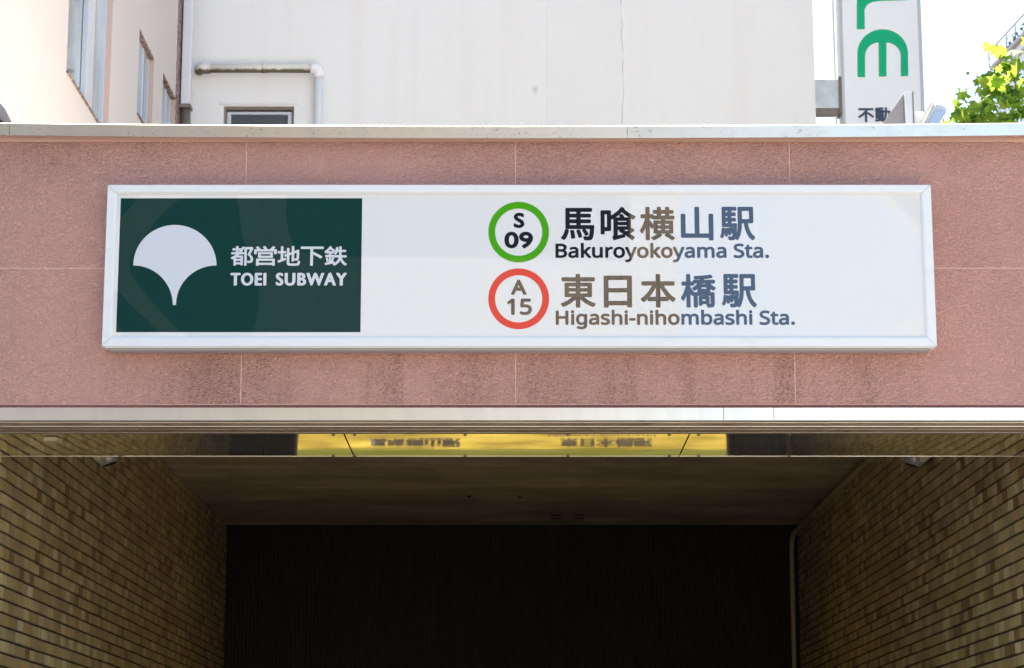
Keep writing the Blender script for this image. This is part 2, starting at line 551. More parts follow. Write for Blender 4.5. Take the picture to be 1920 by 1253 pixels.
# steel edging band below the stucco, shutter track behind it
b1x = at(1357, 775, 8.05)[0]; b2x = at(1451, 775, 8.05)[0]
for a, b in ((XL, b1x - .0004), (b1x + .0004, b2x - .0004), (b2x + .0004, XR)):
    bb = MB()
    bb.box(a, b, 8.050, WY + 0.010, BANDB, BANDT - 0.0012)
    bb.build('steel_band', M['band'], ent, 0.0015, 1)
zR = EYE + 1.375
tr = MB().box(XL, XR, 8.30, 8.334, zR + 0.01, BANDB + 0.009)
tr.build('track_slot', M['brown_metal'], ent)
zA = BANDB
MB().box(XL, XR, 8.0815, 8.118, zA + 0.000, zA + 0.0085).build('track_lip', M['mirror'], ent)
# three worn rails, one behind the other
prs = []
for (pa, pb, y0) in ((795.5, 800.5, 8.135), (801.5, 806.0, 8.20), (807.0, 811.8, 8.265)):
    za = at(960, pa, y0)[1]; z2 = at(960, pb, y0)[1]
    prs.append((y0, za, z2))
for i, (y0, za, z2) in enumerate(prs):
    r_ = MB()
    r_.box(XL, XR, y0, y0 + 0.028, z2, za)
    r_.build('shutter_track', M['rail'], ent, 0.002, 2)
    r2 = MB().box(XL, XR, y0 - 0.004, y0 - 0.0005, z2 - 0.001, z2 + 0.0022)
    if i != 1: r2.build('track_edge', M['band'], ent)
# polished soffit panels (thin sheet with a slight sag), gaps between them
SY0, SY1 = 8.335, 8.885
sz = at(960, 813.5, SY0)[1]
s1 = at(645, 815, SY0)[0]; s2 = at(1293, 815, SY0)[0]
SAG = 0.00135


def soffit(x0, x1):
    b = MB(); n = 14; vs = []; fs = []
    for k in range(n + 1):
        t = k / n * 2 - 1
        y = SY0 + (SY1 - SY0) * k / n
        z = sz - SAG * (1 - t * t)
        vs += [(x0, y, z), (x1, y, z), (x0, y, z + 0.003), (x1, y, z + 0.003)]
    for k in range(n):
        a = 4 * k
        fs += [(a, a + 1, a + 5, a + 4), (a + 2, a + 6, a + 7, a + 3), (a, a + 4, a + 6, a + 2), (a + 1, a + 3, a + 7, a + 5)]
    fs += [(0, 2, 3, 1), (4 * n, 4 * n + 1, 4 * n + 3, 4 * n + 2)]
    b.add(vs, [f for f in fs if not all(q % 4 < 2 for q in f)])
    lo = [(v[0], v[1], v[2] - 0.0001) for v in vs]
    b.add(lo, [f for f in fs if all(q % 4 < 2 for q in f)], 0, True)
    return b.build('soffit_panel', M['mirror'], ent)


G2 = 0.0028
sxs = [XL + 0.002, s1, s2, XR - 0.002]
for i in range(3):
    soffit(sxs[i] + G2, sxs[i + 1] - G2)
MB().box(XL + .01, XR - .01, SY0 + 0.002, SY1 - 0.002, sz + 0.008, sz + 0.012).build('soffit_backing', M['dark_gap'], ent)
MB().box(XL, XR, SY1 + 0.001, SY1 + 0.006, sz - 0.0018, EYE + 1.419).build('soffit_edge', M['band'], ent)
scr = None
for px in (225, 625, 665, 872, 1065, 1255, 1310, 1480):
    for (py, yy) in ((815.5, SY0 + 0.02), (850.5, SY1 - 0.02)):
        x = at(px, py, yy)[0]
        if scr is None:
            scr = MB().tube([(x, yy, sz - 0.004), (x, yy, sz + 0.004)], 0.006, 8).mesh('screw', M['screw'], (x, yy, sz))
        o = D.objects.new('screw', scr); COL.objects.link(o); o.parent = ent
        o.location = (x, yy - WY, sz)
lx, lz = at(96, 818, 8.40)
MB().box(lx - 0.025, lx + 0.026, 8.38, 8.43, sz - 0.020, sz - 0.003).build('door_stop', M['conduit'], ent, 0.003)

# ceiling of the stairwell
MB().box(-TX - 0.027, TX + 0.027, 8.892, 16.24, CEIL, CEIL + 0.011).build('ceiling', M['concrete'], ent)
mk = MB()
for (px, py) in ((880, 930), (975, 932)):
    mk = MB()
    a, b, c = ray(px, py); t = (CEIL - EYE) / c
    mk.box(a * t - 0.012, a * t + 0.012, b * t - .02, b * t + .02, CEIL - 0.006, CEIL - 0.0005)
    mk.build('ceiling_fixing', M['grout'], ent)
a, b, c = ray(927, 932); t = (CEIL - EYE) / c
MB().box(a * t - 0.15, a * t + 0.15, b * t - .05, b * t + .05, CEIL - 0.004, CEIL - 0.0006).build('ceiling_plate', M['conduit'], ent)
for (px, py) in ((1043, 966), (1043, 972), (1086, 965), (1086, 972)):
    a, b, c = ray(px, py); t = (CEIL - EYE) / c
    MB().box(a * t - 0.035, a * t + 0.035, b * t - .02, b * t + .02, CEIL - 0.004, CEIL - 0.0006).build('ceiling_mark', M['dark_gap'], ent)

M['floor'] = mat('worn_grey_floor', (0.24, 0.22, 0.19), 0.8)
# tunnel floor and dark ribbed shutter at the back
MB().box(-TX + 0.002, TX - 0.002, 8.4, BACKY - 0.06, 0.0, 0.05).build('floor', M['floor'], ent)
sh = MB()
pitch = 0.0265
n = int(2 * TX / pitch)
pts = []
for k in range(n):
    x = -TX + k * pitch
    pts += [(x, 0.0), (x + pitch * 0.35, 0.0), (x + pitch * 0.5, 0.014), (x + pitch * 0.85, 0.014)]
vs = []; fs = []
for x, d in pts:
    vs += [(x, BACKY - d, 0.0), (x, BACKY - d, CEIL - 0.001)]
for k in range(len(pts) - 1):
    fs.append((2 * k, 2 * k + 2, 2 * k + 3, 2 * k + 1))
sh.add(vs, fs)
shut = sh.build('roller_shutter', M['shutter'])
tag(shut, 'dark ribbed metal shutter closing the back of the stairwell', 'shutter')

# tiled walls: tiles 95 x 47 mm on a dark bed, rows running towards the back
PH, PW = 0.0523, 0.1003
YS = 8.78
dirs = {}


def tile_mesh(mi, w):
    b = MB()
    h = (PH - 0.0085) / 2; w2 = w / 2; d = 0.007; c_ = 0.0012
    vs = [(0, -w2, -h), (0, w2, -h), (0, w2, h), (0, -w2, h), (d, -w2 + c_, -h + c_), (d, w2 - c_, -h + c_), (d, w2 - c_, h - c_), (d, -w2 + c_, h - c_)]
    b.add(vs, [(4, 5, 6, 7), (0, 1, 5, 4), (1, 2, 6, 5), (2, 3, 7, 6), (3, 0, 4, 7)])
    return b.mesh('tile', TM[mi])


def pick(rnd):
    r = rnd.random()
    return 4 if r < 0.09 else (0 if r < 0.36 else 1 if r < 0.52 else 2 if r < 0.68 else 3 if r < 0.82 else 5 if r < 0.95 else 6)


def tiled_wall(side, label):
    rnd = random.Random(31 + side)
    w = thing('tiled_wall', label, 'tiled wall', (side * TX, YS, 0))
    MB().box(min(side * TX, side * (TX + 0.028)), max(side * TX, side * (TX + 0.028)), YS, BACKY + 0.09, 0, CEIL - 0.001).build('grout_bed', M['grout'], w)
    shared = [tile_mesh(i, PW - 0.0022) for i in range(7)]
    rows = int((CEIL) / PH)
    rest = MB()
    near = []
    for r in range(rows):
        z = CEIL - 0.004 - (r + 0.5) * PH
        off = rnd.random() * PW
        y = YS + 0.004
        first = True
        while y < BACKY - 0.03:
            wd = (off if first else PW)
            if wd < 0.02: wd = 0.03
            first = False
            y1 = min(y + wd, BACKY - 0.02)
            mi = pick(rnd)
            dz = rnd.uniform(-0.0007, 0.0007)
            pr = rnd.uniform(0, 0.0008)
            pyy = (y + y1) / 2
            # is it inside the photograph?
            zc = pyy * math.cos(PITCH) + (z - EYE) * math.sin(PITCH)
            pxx = 960 + F * side * TX / zc
            pyv = 626.5 - F * ((z - EYE) * math.cos(PITCH) - pyy * math.sin(PITCH)) / zc
            inside = -8 < pxx < 1928 and 850 < pyv < 1262
            near.append((pyy if inside else 99 + pyy, pyy, z + dz, y1 - y, mi, pr))
            y = y1
    near.sort()
    sgn = -side
    for i, (k, pyy, z, wd, mi, pr) in enumerate(near):
        if i < 298 and k < 99 and wd > 0.09:
            o = D.objects.new('tile', shared[mi]); COL.objects.link(o); o.parent = w
            o.location = (sgn * pr, pyy - YS, z)
            o.scale = (1, 1, 1)
            if sgn < 0: o.rotation_euler = (0, 0, math.pi)
        else:
            h = (PH - 0.0085) / 2; w2 = (wd - 0.0022) / 2; d = 0.007 + pr; c_ = 0.0012
            X = side * TX
            vs = [(X, pyy - w2, z - h), (X, pyy + w2, z - h), (X, pyy + w2, z + h), (X, pyy - w2, z + h),
                  (X + sgn * d, pyy - w2 + c_, z - h + c_), (X + sgn * d, pyy + w2 - c_, z - h + c_), (X + sgn * d, pyy + w2 - c_, z + h - c_), (X + sgn * d, pyy - w2 + c_, z + h - c_)]
            rest.add(vs, [(4, 5, 6, 7), (0, 1, 5, 4), (1, 2, 6, 5), (2, 3, 7, 6), (3, 0, 4, 7)], mi)
    o = rest.build('tile_field', TM, w)
    o['kind'] = 'stuff'
    return w


tiled_wall(-1, 'beige and brown tiled side wall left of the dark stairwell, brighter of the two')
tiled_wall(1, 'brown tiled side wall right of the dark stairwell, with a cream conduit above it')

# cream conduit along the right ceiling edge, bending down at the back corner
cx = TX - 0.045
zc_ = CEIL - 0.075
pp = [(cx, y, zc_) for y in (8.9, 10.5, 12, 13.5, 15.0, 15.87)]
pp += [(cx - 0.004, 15.95, zc_ - 0.01), (cx - 0.008, 16.005, zc_ - 0.05), (cx - 0.01, 16.025, zc_ - 0.12), (cx - 0.01, 16.03, zc_ - 0.6), (cx - 0.01, 16.03, 0.06)]
b = MB(); b.tube(pp, 0.0165, 10)
cd = b.build('conduit', M['conduit'])
tag(cd, 'cream conduit pipe following the right ceiling edge then turning down at the back corner', 'pipe')
for y in (10.0, 11.2, 12.4, 13.6, 14.8):
    MB().box(TX - 0.072, TX - 0.0075, y - 0.014, y + 0.014, zc_ - 0.028, zc_ - 0.0225).build('clip', M['conduit'], cd)
for y in (10.6,):
    MB().tube([(cx, y - 0.05, zc_), (cx, y + 0.05, zc_)], 0.0205, 10).build('coupling', M['conduit'], cd)


# small emergency lamps just behind the lintel, one on each wall
def wall_lamp(side, px, py, label):
    y = 10.3
    x = side * (TX - 0.007)
    zz = atx(px, py, side * (TX - 0.06))
    y = zz[0]; z = zz[1]
    t = thing('emergency_lamp', label, 'lamp', (x, y, z), 'small lamps high on the stairwell walls')
    s = -side
    b = MB(); b.prism([(x, z + 0.10), (x + s * 0.10, z + 0.10), (x + s * 0.07, z + 0.005), (x + s * 0.055, z), (x, z + 0.05)], 'y', y - 0.10, y - 0.01)
    b.build('housing', M['lamp_cream'], t, 0.006)
    b = MB(); b.tube([(x + s * 0.05, y + 0.02, z + 0.11), (x + s * 0.075, y + 0.03, z + 0.05), (x + s * 0.09, y + 0.035, z + 0.01)], [0.03, 0.042, 0.046], 16)
    b.build('lamp_head', M['lamp_grey'], t)
    b = MB(); b.tube([(x + s * 0.0905, y + 0.035, z + 0.0095), (x + s * 0.0915, y + 0.0353, z + 0.006)], 0.034, 16)
    b.build('lens', M['dark_gap'], t)
    b = MB(); b.box(min(x, x + s * .03), max(x, x + s * .03), y - 0.011, y + 0.03, z + 0.06, z + 0.13)
    b.build('bracket', M['lamp_grey'], t)


wall_lamp(-1, 188, 872, 'small cream and grey lamp peeking under the lintel on the left tiled wall')
wall_lamp(1, 1727, 874, 'small cream and grey lamp peeking under the lintel on the right tiled wall')

# ================================================================ TEXT
GLYPHS = {
 'B': (437, '65 0 65 480 202 480 257 477 303 468 338 453 364 431 379 400 384 361 382 334 374 311 361 290 343 274 320 262 293 255 293 251 312 247 331 241 348 234 363 224 376 212 386 197 394 180 399 160 400 136 395 96 380 63 356 36 322 16 282 4 234 0 126 275 214 275 251 278 279 284 299 295 312 310 319 330 322 354 319 378 309 397 294 411 272 420 242 426 205 428 126 428 126 51 222 51 261 54 290 62 311 76 325 94 333 116 336 141 333 165 324 185 310 202 288 215 257 222 218 225 126 225', '0 45 1 45 2 1 45 3 2 45 4 3 45 5 4 45 6 5 45 44 6 44 43 6 43 7 6 0 31 45 42 7 43 41 7 42 40 7 41 40 8 7 39 8 40 38 8 39 38 9 8 37 9 38 37 10 9 36 10 37 36 11 10 35 11 36 34 11 35 34 12 11 33 12 34 32 12 33 0 60 31 60 32 31 60 12 32 60 13 12 60 14 13 60 15 14 60 16 15 60 17 16 60 18 17 60 59 18 59 19 18 0 46 60 58 19 59 58 20 19 57 20 58 56 20 57 56 21 20 55 21 56 55 22 21 54 22 55 54 23 22 53 23 54 53 24 23 52 24 53 52 25 24 51 25 52 51 26 25 50 26 51 49 26 50 49 27 26 48 27 49 47 27 48 0 47 46 0 27 47 0 28 27 0 29 28 0 30 29'),
 'a': (377, '144 -7 114 -4 86 5 63 19 45 40 34 67 31 100 36 133 50 161 73 183 106 200 150 210 203 215 265 217 265 238 262 265 256 286 245 301 230 311 212 316 190 318 172 317 154 315 136 310 120 304 104 298 89 291 71 335 87 343 106 350 126 357 148 362 170 365 193 366 233 363 266 353 291 337 308 314 319 283 322 245 322 0 279 0 268 51 265 51 249 33 233 19 216 7 196 0 173 -5 158 41 187 44 212 52 234 66 251 86 261 112 264 144 264 176 211 174 171 170 140 163 118 152 103 138 95 121 92 99 94 81 100 66 110 55 124 47 140 43', '32 34 33 31 34 32 31 35 34 30 35 31 29 35 30 29 36 35 28 36 29 27 36 28 27 37 36 26 25 27 25 24 27 24 23 27 23 22 27 22 21 27 21 20 27 20 37 27 19 37 20 18 37 19 18 38 37 17 38 18 16 38 17 15 38 16 15 39 38 14 39 15 14 40 39 13 40 14 12 56 13 56 40 13 11 56 12 10 56 11 9 56 10 8 57 9 57 56 9 55 40 56 8 58 57 8 59 58 8 60 59 7 60 8 7 61 60 54 40 55 7 62 61 6 62 7 6 63 62 53 40 54 5 63 6 5 64 63 52 42 53 42 40 53 5 65 64 4 65 5 4 66 65 51 42 52 4 67 66 50 43 51 43 42 51 50 44 43 41 40 42 4 68 67 49 44 50 4 49 68 4 44 49 3 44 4 3 45 44 2 45 3 2 46 45 2 47 46 1 47 2 1 48 47 0 48 1'),
 'k': (359, '57 0 57 510 116 510 116 244 115 236 115 226 115 216 114 204 114 194 113 185 116 185 119 189 123 195 128 201 133 208 138 214 144 221 149 228 154 234 158 238 273 360 343 360 197 206 353 0 281 0 156 168 116 132 116 0', '0 2 1 0 3 2 19 21 20 19 22 21 0 4 3 18 22 19 0 5 4 17 22 18 16 22 17 0 6 5 15 22 16 0 7 6 14 22 15 13 22 14 13 23 22 0 8 7 12 25 13 25 23 13 11 25 12 0 9 8 10 25 11 0 10 9 0 26 10 26 25 10 24 23 25 0 27 26'),
 'u': (415, '184 -7 144 -3 111 7 86 25 68 49 57 83 53 124 53 360 113 360 113 128 122 81 148 52 193 42 229 46 256 57 276 76 289 102 296 134 299 173 299 360 358 360 358 0 310 0 301 48 298 48 285 31 269 17 250 6 229 -1 207 -5', '6 8 7 6 9 8 18 20 19 18 21 20 17 21 18 16 21 17 6 10 9 5 10 6 15 21 16 4 10 5 4 11 10 14 23 15 23 21 15 13 24 14 24 23 14 4 12 11 3 12 4 13 25 24 22 21 23 12 25 13 3 25 12 3 26 25 2 26 3 2 27 26 1 27 2 1 28 27 1 29 28 0 29 1'),
 'r': (277, '57 0 57 360 105 360 112 294 115 294 128 313 143 330 160 345 179 357 201 364 225 367 232 367 239 366 247 366 254 365 261 364 267 363 260 308 254 310 248 311 241 312 234 312 227 313 221 313 203 311 186 306 169 298 154 286 141 272 131 256 123 236 118 215 116 192 116 0', '9 11 10 9 12 11 9 13 12 9 14 13 9 15 14 8 15 9 8 16 15 8 17 16 0 2 1 0 3 2 7 17 8 6 18 7 18 17 7 5 23 6 23 22 6 22 21 6 21 20 6 20 19 6 19 18 6 4 24 5 24 23 5 4 25 24 4 26 25 4 27 26 0 4 3 0 30 4 30 29 4 29 28 4 28 27 4 0 31 30 0 32 31 0 33 32'),
 'o': (406, '202 -7 172 -4 143 3 117 15 94 32 75 53 58 79 46 109 39 143 37 181 42 236 57 282 82 318 116 345 156 361 204 367 236 364 264 357 290 345 314 328 333 307 349 282 361 252 368 218 370 181 365 126 350 79 325 42 291 15 250 -1 203 42 237 46 263 59 283 80 298 107 306 141 309 181 306 220 298 253 283 281 263 301 236 313 203 317 169 313 143 301 123 281 109 253 101 220 98 181 101 141 109 107 123 80 143 59 170 46', '14 16 15 14 17 16 13 17 14 13 18 17 12 18 13 12 19 18 12 42 19 42 20 19 11 43 12 43 42 12 41 20 42 11 44 43 40 20 41 40 21 20 11 45 44 39 21 40 39 22 21 10 45 11 10 46 45 38 22 39 10 47 46 37 22 38 37 23 22 9 47 10 36 23 37 9 48 47 36 24 23 8 48 9 8 49 48 35 24 36 35 25 24 7 49 8 7 50 49 34 25 35 34 26 25 6 50 7 6 51 50 33 26 34 6 52 51 32 26 33 32 27 26 5 52 6 5 53 52 31 27 32 4 53 5 4 30 53 30 27 31 4 27 30 4 28 27 3 28 4 2 28 3 2 29 28 1 29 2 1 0 29'),
 'y': (343, '56 -161 46 -161 37 -160 28 -160 21 -158 14 -157 7 -156 7 -109 13 -110 19 -111 25 -111 32 -112 40 -113 47 -113 66 -111 83 -105 97 -95 108 -82 118 -67 127 -49 146 -1 1 360 64 360 142 155 148 137 154 120 160 104 165 88 169 72 172 57 175 57 178 69 182 84 187 101 193 119 199 137 206 156 279 360 343 360 187 -50 174 -81 157 -108 139 -131 116 -148 89 -158', '20 22 21 20 23 22 36 38 37 36 39 38 35 39 36 20 24 23 20 25 24 34 39 35 20 26 25 33 39 34 20 27 26 32 39 33 20 28 27 31 39 32 20 29 28 30 39 31 20 30 29 20 39 30 19 39 20 18 39 19 18 40 39 17 40 18 17 41 40 16 41 17 15 41 16 14 41 15 14 42 41 6 8 7 6 9 8 6 10 9 13 42 14 6 11 10 6 12 11 6 13 12 6 42 13 6 43 42 6 44 43 5 44 6 4 44 5 4 0 44 3 0 4 2 0 3 1 0 2'),
 'm': (628, '57 0 57 360 105 360 113 311 117 311 129 328 144 342 162 353 182 361 202 365 223 367 273 360 310 340 333 306 336 306 350 325 366 340 386 352 407 360 429 365 452 367 489 363 520 353 543 335 560 310 570 277 574 234 574 0 515 0 515 232 507 279 483 308 442 317 410 314 385 304 367 287 355 264 347 234 345 199 345 0 286 0 286 232 278 279 253 308 212 317 180 313 155 302 137 283 125 258 118 226 116 187 116 0', '9 11 10 19 21 20 8 11 9 18 21 19 18 22 21 7 11 8 17 22 18 0 2 1 0 3 2 7 12 11 6 12 7 17 23 22 16 23 17 5 12 6 15 23 16 5 13 12 15 24 23 4 44 5 44 13 5 14 32 15 32 24 15 4 45 44 43 13 44 14 33 32 31 24 32 14 34 33 4 46 45 0 4 3 0 48 4 48 47 4 47 46 4 31 25 24 42 13 43 30 25 31 42 14 13 42 34 14 42 35 34 42 36 35 41 36 42 29 25 30 29 26 25 41 37 36 0 49 48 29 27 26 41 38 37 40 38 41 28 27 29 0 50 49 40 39 38 0 51 50'),
 'S': (369, '166 -7 140 -6 115 -4 91 -1 70 4 51 9 34 16 34 74 52 67 72 60 94 54 119 50 143 47 169 46 201 48 228 55 249 66 265 82 274 101 277 123 276 138 272 151 267 163 258 173 247 183 232 192 214 202 191 212 164 222 126 238 96 256 72 276 54 300 44 329 40 364 42 388 49 410 60 429 74 446 92 460 114 471 138 480 165 485 193 486 219 485 243 483 266 479 287 473 307 467 326 459 307 408 290 414 272 420 253 426 233 430 213 432 192 433 165 431 142 425 124 414 112 400 104 383 101 363 103 348 106 335 111 323 120 313 131 303 144 294 161 285 182 276 206 267 233 256 257 245 278 233 296 221 310 207 322 191 330 173 335 152 337 128 332 89 317 56 291 29 256 9 215 -3', '42 44 43 42 45 44 41 45 42 41 46 45 40 46 41 40 47 46 40 48 47 39 48 40 39 49 48 38 49 39 38 55 49 55 54 49 54 53 49 53 52 49 52 51 49 51 50 49 37 56 38 56 55 38 37 57 56 37 58 57 36 58 37 36 59 58 36 60 59 35 60 36 35 61 60 34 61 35 34 62 61 33 62 34 33 63 62 33 64 63 33 65 64 32 65 33 32 66 65 32 67 66 32 68 67 31 68 32 31 69 68 31 70 69 31 71 70 30 71 31 30 72 71 30 73 72 29 73 30 29 74 73 28 74 29 28 75 74 27 75 28 27 76 75 26 76 27 26 77 76 25 77 26 24 77 25 24 78 77 23 78 24 22 78 23 22 79 78 21 79 22 21 80 79 20 80 21 19 80 20 19 81 80 18 81 19 17 81 18 17 82 81 16 82 17 6 8 7 6 9 8 15 82 16 6 10 9 15 83 82 14 83 15 6 11 10 6 12 11 13 83 14 6 13 12 6 83 13 6 84 83 5 84 6 4 84 5 4 85 84 3 85 4 2 85 3 2 0 85 1 0 2'),
 't': (242, '167 -7 149 -6 132 -2 115 3 100 11 87 22 77 37 68 55 63 78 62 105 62 314 11 314 11 343 62 366 86 443 121 443 121 360 225 360 225 314 121 314 121 106 123 86 128 70 137 57 148 49 162 43 177 42 186 42 196 43 205 44 214 46 221 47 228 49 228 4 221 1 212 -1 201 -4 189 -5 178 -6', '13 15 14 13 16 15 12 16 13 12 17 16 12 18 17 11 18 12 10 18 11 9 19 10 19 18 10 9 20 19 9 21 20 8 21 9 8 22 21 7 22 8 7 23 22 7 24 23 6 24 7 31 33 32 6 25 24 30 33 31 29 33 30 28 33 29 6 26 25 27 33 28 26 33 27 6 33 26 5 33 6 4 33 5 3 33 4 3 34 33 2 34 3 2 35 34 2 36 35 1 36 2 1 37 36 1 38 37 0 38 1'),
 '.': (180, '89 -9 79 -8 69 -5 60 1 54 10 50 22 48 36 50 51 54 63 60 71 69 77 79 80 89 81 100 80 110 77 119 71 126 63 130 51 132 36 130 22 126 10 119 1 110 -5 100 -8', '11 13 12 10 13 11 10 14 13 9 14 10 9 15 14 8 15 9 8 16 15 8 17 16 7 17 8 7 18 17 6 18 7 5 18 6 5 19 18 4 19 5 4 20 19 3 20 4 3 21 20 2 21 3 2 22 21 1 22 2 1 23 22 0 23 1'),
 'H': (498, '65 0 65 480 126 480 126 277 371 277 371 480 432 480 432 0 371 0 371 224 126 224 126 0', '0 2 1 0 3 2 4 6 5 4 7 6 0 10 3 10 4 3 10 9 4 9 7 4 0 11 10 8 7 9'),
 'i': (173, '57 0 57 360 116 360 116 0 87 420 78 421 70 424 62 429 57 436 54 446 52 457 54 469 57 479 62 486 70 491 78 494 87 495 96 494 104 491 111 486 117 479 120 469 122 457 120 446 117 436 111 429 104 424 96 421', '15 17 16 14 17 15 14 18 17 13 18 14 13 19 18 12 19 13 12 20 19 11 20 12 11 21 20 10 21 11 10 22 21 9 22 10 9 23 22 8 23 9 8 24 23 7 24 8 7 25 24 6 25 7 6 26 25 5 26 6 5 27 26 4 27 5 0 2 1 0 3 2'),
 'g': (413, '195 -161 145 -159 102 -151 65 -138 65 -84 103 -100 148 -109 198 -112 227 -109 251 -100 271 -85 286 -65 295 -40 298 -11 298 3 298 10 298 17 298 27 299 36 299 43 300 48 297 48 268 17 231 -1 185 -7 142 -1 106 15 76 42 54 79 41 125 37 179 41 233 54 278 76 316 106 344 142 361 185 367 208 365 229 361 249 353 267 343 283 329 298 312 301 312 309 360 356 360 356 -6 352 -53 338 -92 317 -122 286 -144 245 -157 194 42 227 45 253 55 273 71 287 94 295 126 298 165 298 179 295 224 287 259 273 285 252 303 226 313 193 317 165 313 142 301 123 281 109 254 101 220 98 179 101 138 109 104 123 77 141 57 165 46', '35 37 36 35 38 37 34 38 35 34 39 38 43 45 44 43 46 45 34 40 39 33 40 34 33 41 40 33 65 41 65 42 41 33 66 65 64 42 65 32 66 33 63 42 64 32 67 66 63 43 42 63 62 43 62 61 43 61 46 43 32 68 67 32 69 68 31 69 32 60 46 61 31 70 69 30 70 31 59 46 60 30 71 70 29 71 30 58 46 59 29 72 71 57 46 58 29 73 72 56 46 57 28 73 29 28 74 73 55 20 56 20 46 56 27 74 28 27 75 74 54 20 55 27 76 75 53 21 54 21 20 54 53 22 21 19 46 20 27 52 76 52 22 53 18 46 19 26 52 27 26 22 52 17 46 18 16 46 17 26 23 22 15 46 16 25 23 26 14 46 15 13 46 14 25 24 23 13 47 46 12 47 13 11 47 12 11 48 47 10 48 11 3 5 4 9 48 10 9 49 48 3 6 5 8 49 9 3 7 6 7 49 8 3 49 7 3 50 49 2 50 3 2 51 50 1 51 2 1 0 51'),
 's': (322, '148 -7 124 -6 102 -4 83 -1 66 4 50 9 35 16 35 70 50 63 68 56 87 50 107 45 128 42 149 41 176 43 198 47 214 55 225 66 232 79 234 94 234 103 231 111 227 118 221 125 212 133 200 140 186 147 168 155 146 164 124 173 104 182 86 191 71 200 58 211 48 223 40 237 36 253 34 271 38 299 51 323 72 342 99 356 132 364 169 367 191 366 211 364 231 360 249 355 267 350 284 343 264 296 248 301 233 307 216 312 200 315 183 318 165 318 143 317 124 313 110 307 99 298 93 287 91 275 92 265 95 257 99 249 107 243 116 236 129 229 144 222 162 215 183 206 205 198 225 189 242 180 257 170 269 159 279 147 286 133 290 118 291 99 287 67 274 41 253 20 224 5 189 -4', '42 44 43 42 45 44 41 45 42 41 46 45 41 47 46 40 47 41 40 48 47 40 49 48 40 54 49 54 53 49 53 52 49 52 51 49 51 50 49 39 56 40 56 55 40 55 54 40 38 57 39 57 56 39 38 58 57 38 59 58 38 60 59 37 60 38 37 61 60 37 62 61 37 63 62 36 63 37 36 64 63 36 65 64 35 65 36 35 66 65 35 67 66 34 67 35 34 68 67 34 69 68 33 69 34 33 70 69 33 71 70 32 71 33 32 72 71 31 72 32 31 73 72 30 73 31 30 74 73 29 74 30 29 75 74 28 75 29 28 76 75 27 76 28 27 77 76 26 77 27 25 77 26 25 78 77 24 78 25 24 79 78 23 79 24 22 79 23 21 79 22 21 80 79 20 80 21 19 80 20 19 81 80 18 81 19 17 81 18 6 8 7 17 82 81 16 82 17 6 9 8 6 10 9 15 82 16 6 11 10 14 82 15 6 12 11 13 82 14 6 13 12 6 82 13 6 83 82 6 84 83 5 84 6 4 84 5 4 85 84 3 85 4 2 85 3 2 0 85 1 0 2'),
 'h': (415, '57 0 57 510 116 510 116 361 116 343 115 326 113 310 117 310 130 327 146 341 164 352 185 360 206 364 229 366 269 363 302 352 328 335 346 310 357 276 361 234 361 0 302 0 302 230 293 278 266 307 222 317 186 313 158 302 139 283 126 257 119 225 116 186 116 0', '0 2 1 0 3 2 12 14 13 11 14 12 11 15 14 0 4 3 10 15 11 10 16 15 9 16 10 0 5 4 8 16 9 8 17 16 7 25 8 25 17 8 0 6 5 7 26 25 24 17 25 7 27 26 0 7 6 0 29 7 29 28 7 28 27 7 24 18 17 23 18 24 22 18 23 22 19 18 0 30 29 22 20 19 21 20 22 0 31 30 0 32 31'),
 '-': (216, '27 154 27 206 189 206 189 154', '0 2 1 0 3 2'),
 'n': (415, '57 0 57 360 105 360 113 311 117 311 130 328 146 342 165 353 186 361 208 365 230 367 270 363 302 353 328 335 346 310 357 277 361 234 361 0 302 0 302 230 293 278 266 307 222 317 186 313 158 302 139 283 126 258 119 226 116 187 116 0', '9 11 10 8 11 9 8 12 11 7 12 8 0 2 1 0 3 2 6 12 7 6 13 12 5 13 6 5 14 13 4 22 5 22 14 5 4 23 22 21 14 22 4 24 23 0 4 3 0 26 4 26 25 4 25 24 4 21 15 14 20 15 21 19 15 20 19 16 15 0 27 26 19 17 16 18 17 19 0 28 27 0 29 28'),
 'b': (413, '228 -7 201 -5 178 0 158 9 142 20 128 32 116 46 111 46 99 0 57 0 57 510 116 510 116 386 116 371 116 357 115 344 114 331 114 321 113 312 116 312 128 327 142 339 158 351 178 359 201 364 228 366 269 361 305 345 335 319 358 283 372 237 376 180 372 123 358 77 335 40 305 14 269 -1 219 42 248 46 273 58 291 78 304 105 312 139 315 181 304 256 272 302 218 317 183 313 157 302 138 284 126 258 119 224 116 182 116 179 119 138 126 105 138 78 157 58 184 46', '9 11 10 9 12 11 9 13 12 9 14 13 24 26 25 23 26 24 23 27 26 22 27 23 9 15 14 21 27 22 21 28 27 9 16 15 20 28 21 9 17 16 19 46 20 46 28 20 9 18 17 46 29 28 19 47 46 45 29 46 19 48 47 9 19 18 9 50 19 50 49 19 49 48 19 44 29 45 44 30 29 9 51 50 43 30 44 43 31 30 9 52 51 9 53 52 42 31 43 42 32 31 9 54 53 41 32 42 9 55 54 41 33 32 40 33 41 9 56 55 39 33 40 9 7 56 7 57 56 39 34 33 38 34 39 7 58 57 37 34 38 7 6 58 6 37 58 9 8 7 5 37 6 5 34 37 5 35 34 4 35 5 3 35 4 3 36 35 2 36 3 1 36 2 1 0 36'),
 '1': (384, '181 0 181 335 181 353 181 369 181 381 182 393 183 405 183 418 176 411 170 405 164 400 158 394 150 388 142 381 91 339 60 379 189 480 238 480 238 0', '15 17 16 15 7 17 7 18 17 15 8 7 6 18 7 15 9 8 5 18 6 15 10 9 15 11 10 15 12 11 4 18 5 15 13 12 3 18 4 15 14 13 2 18 3 1 18 2 0 18 1'),
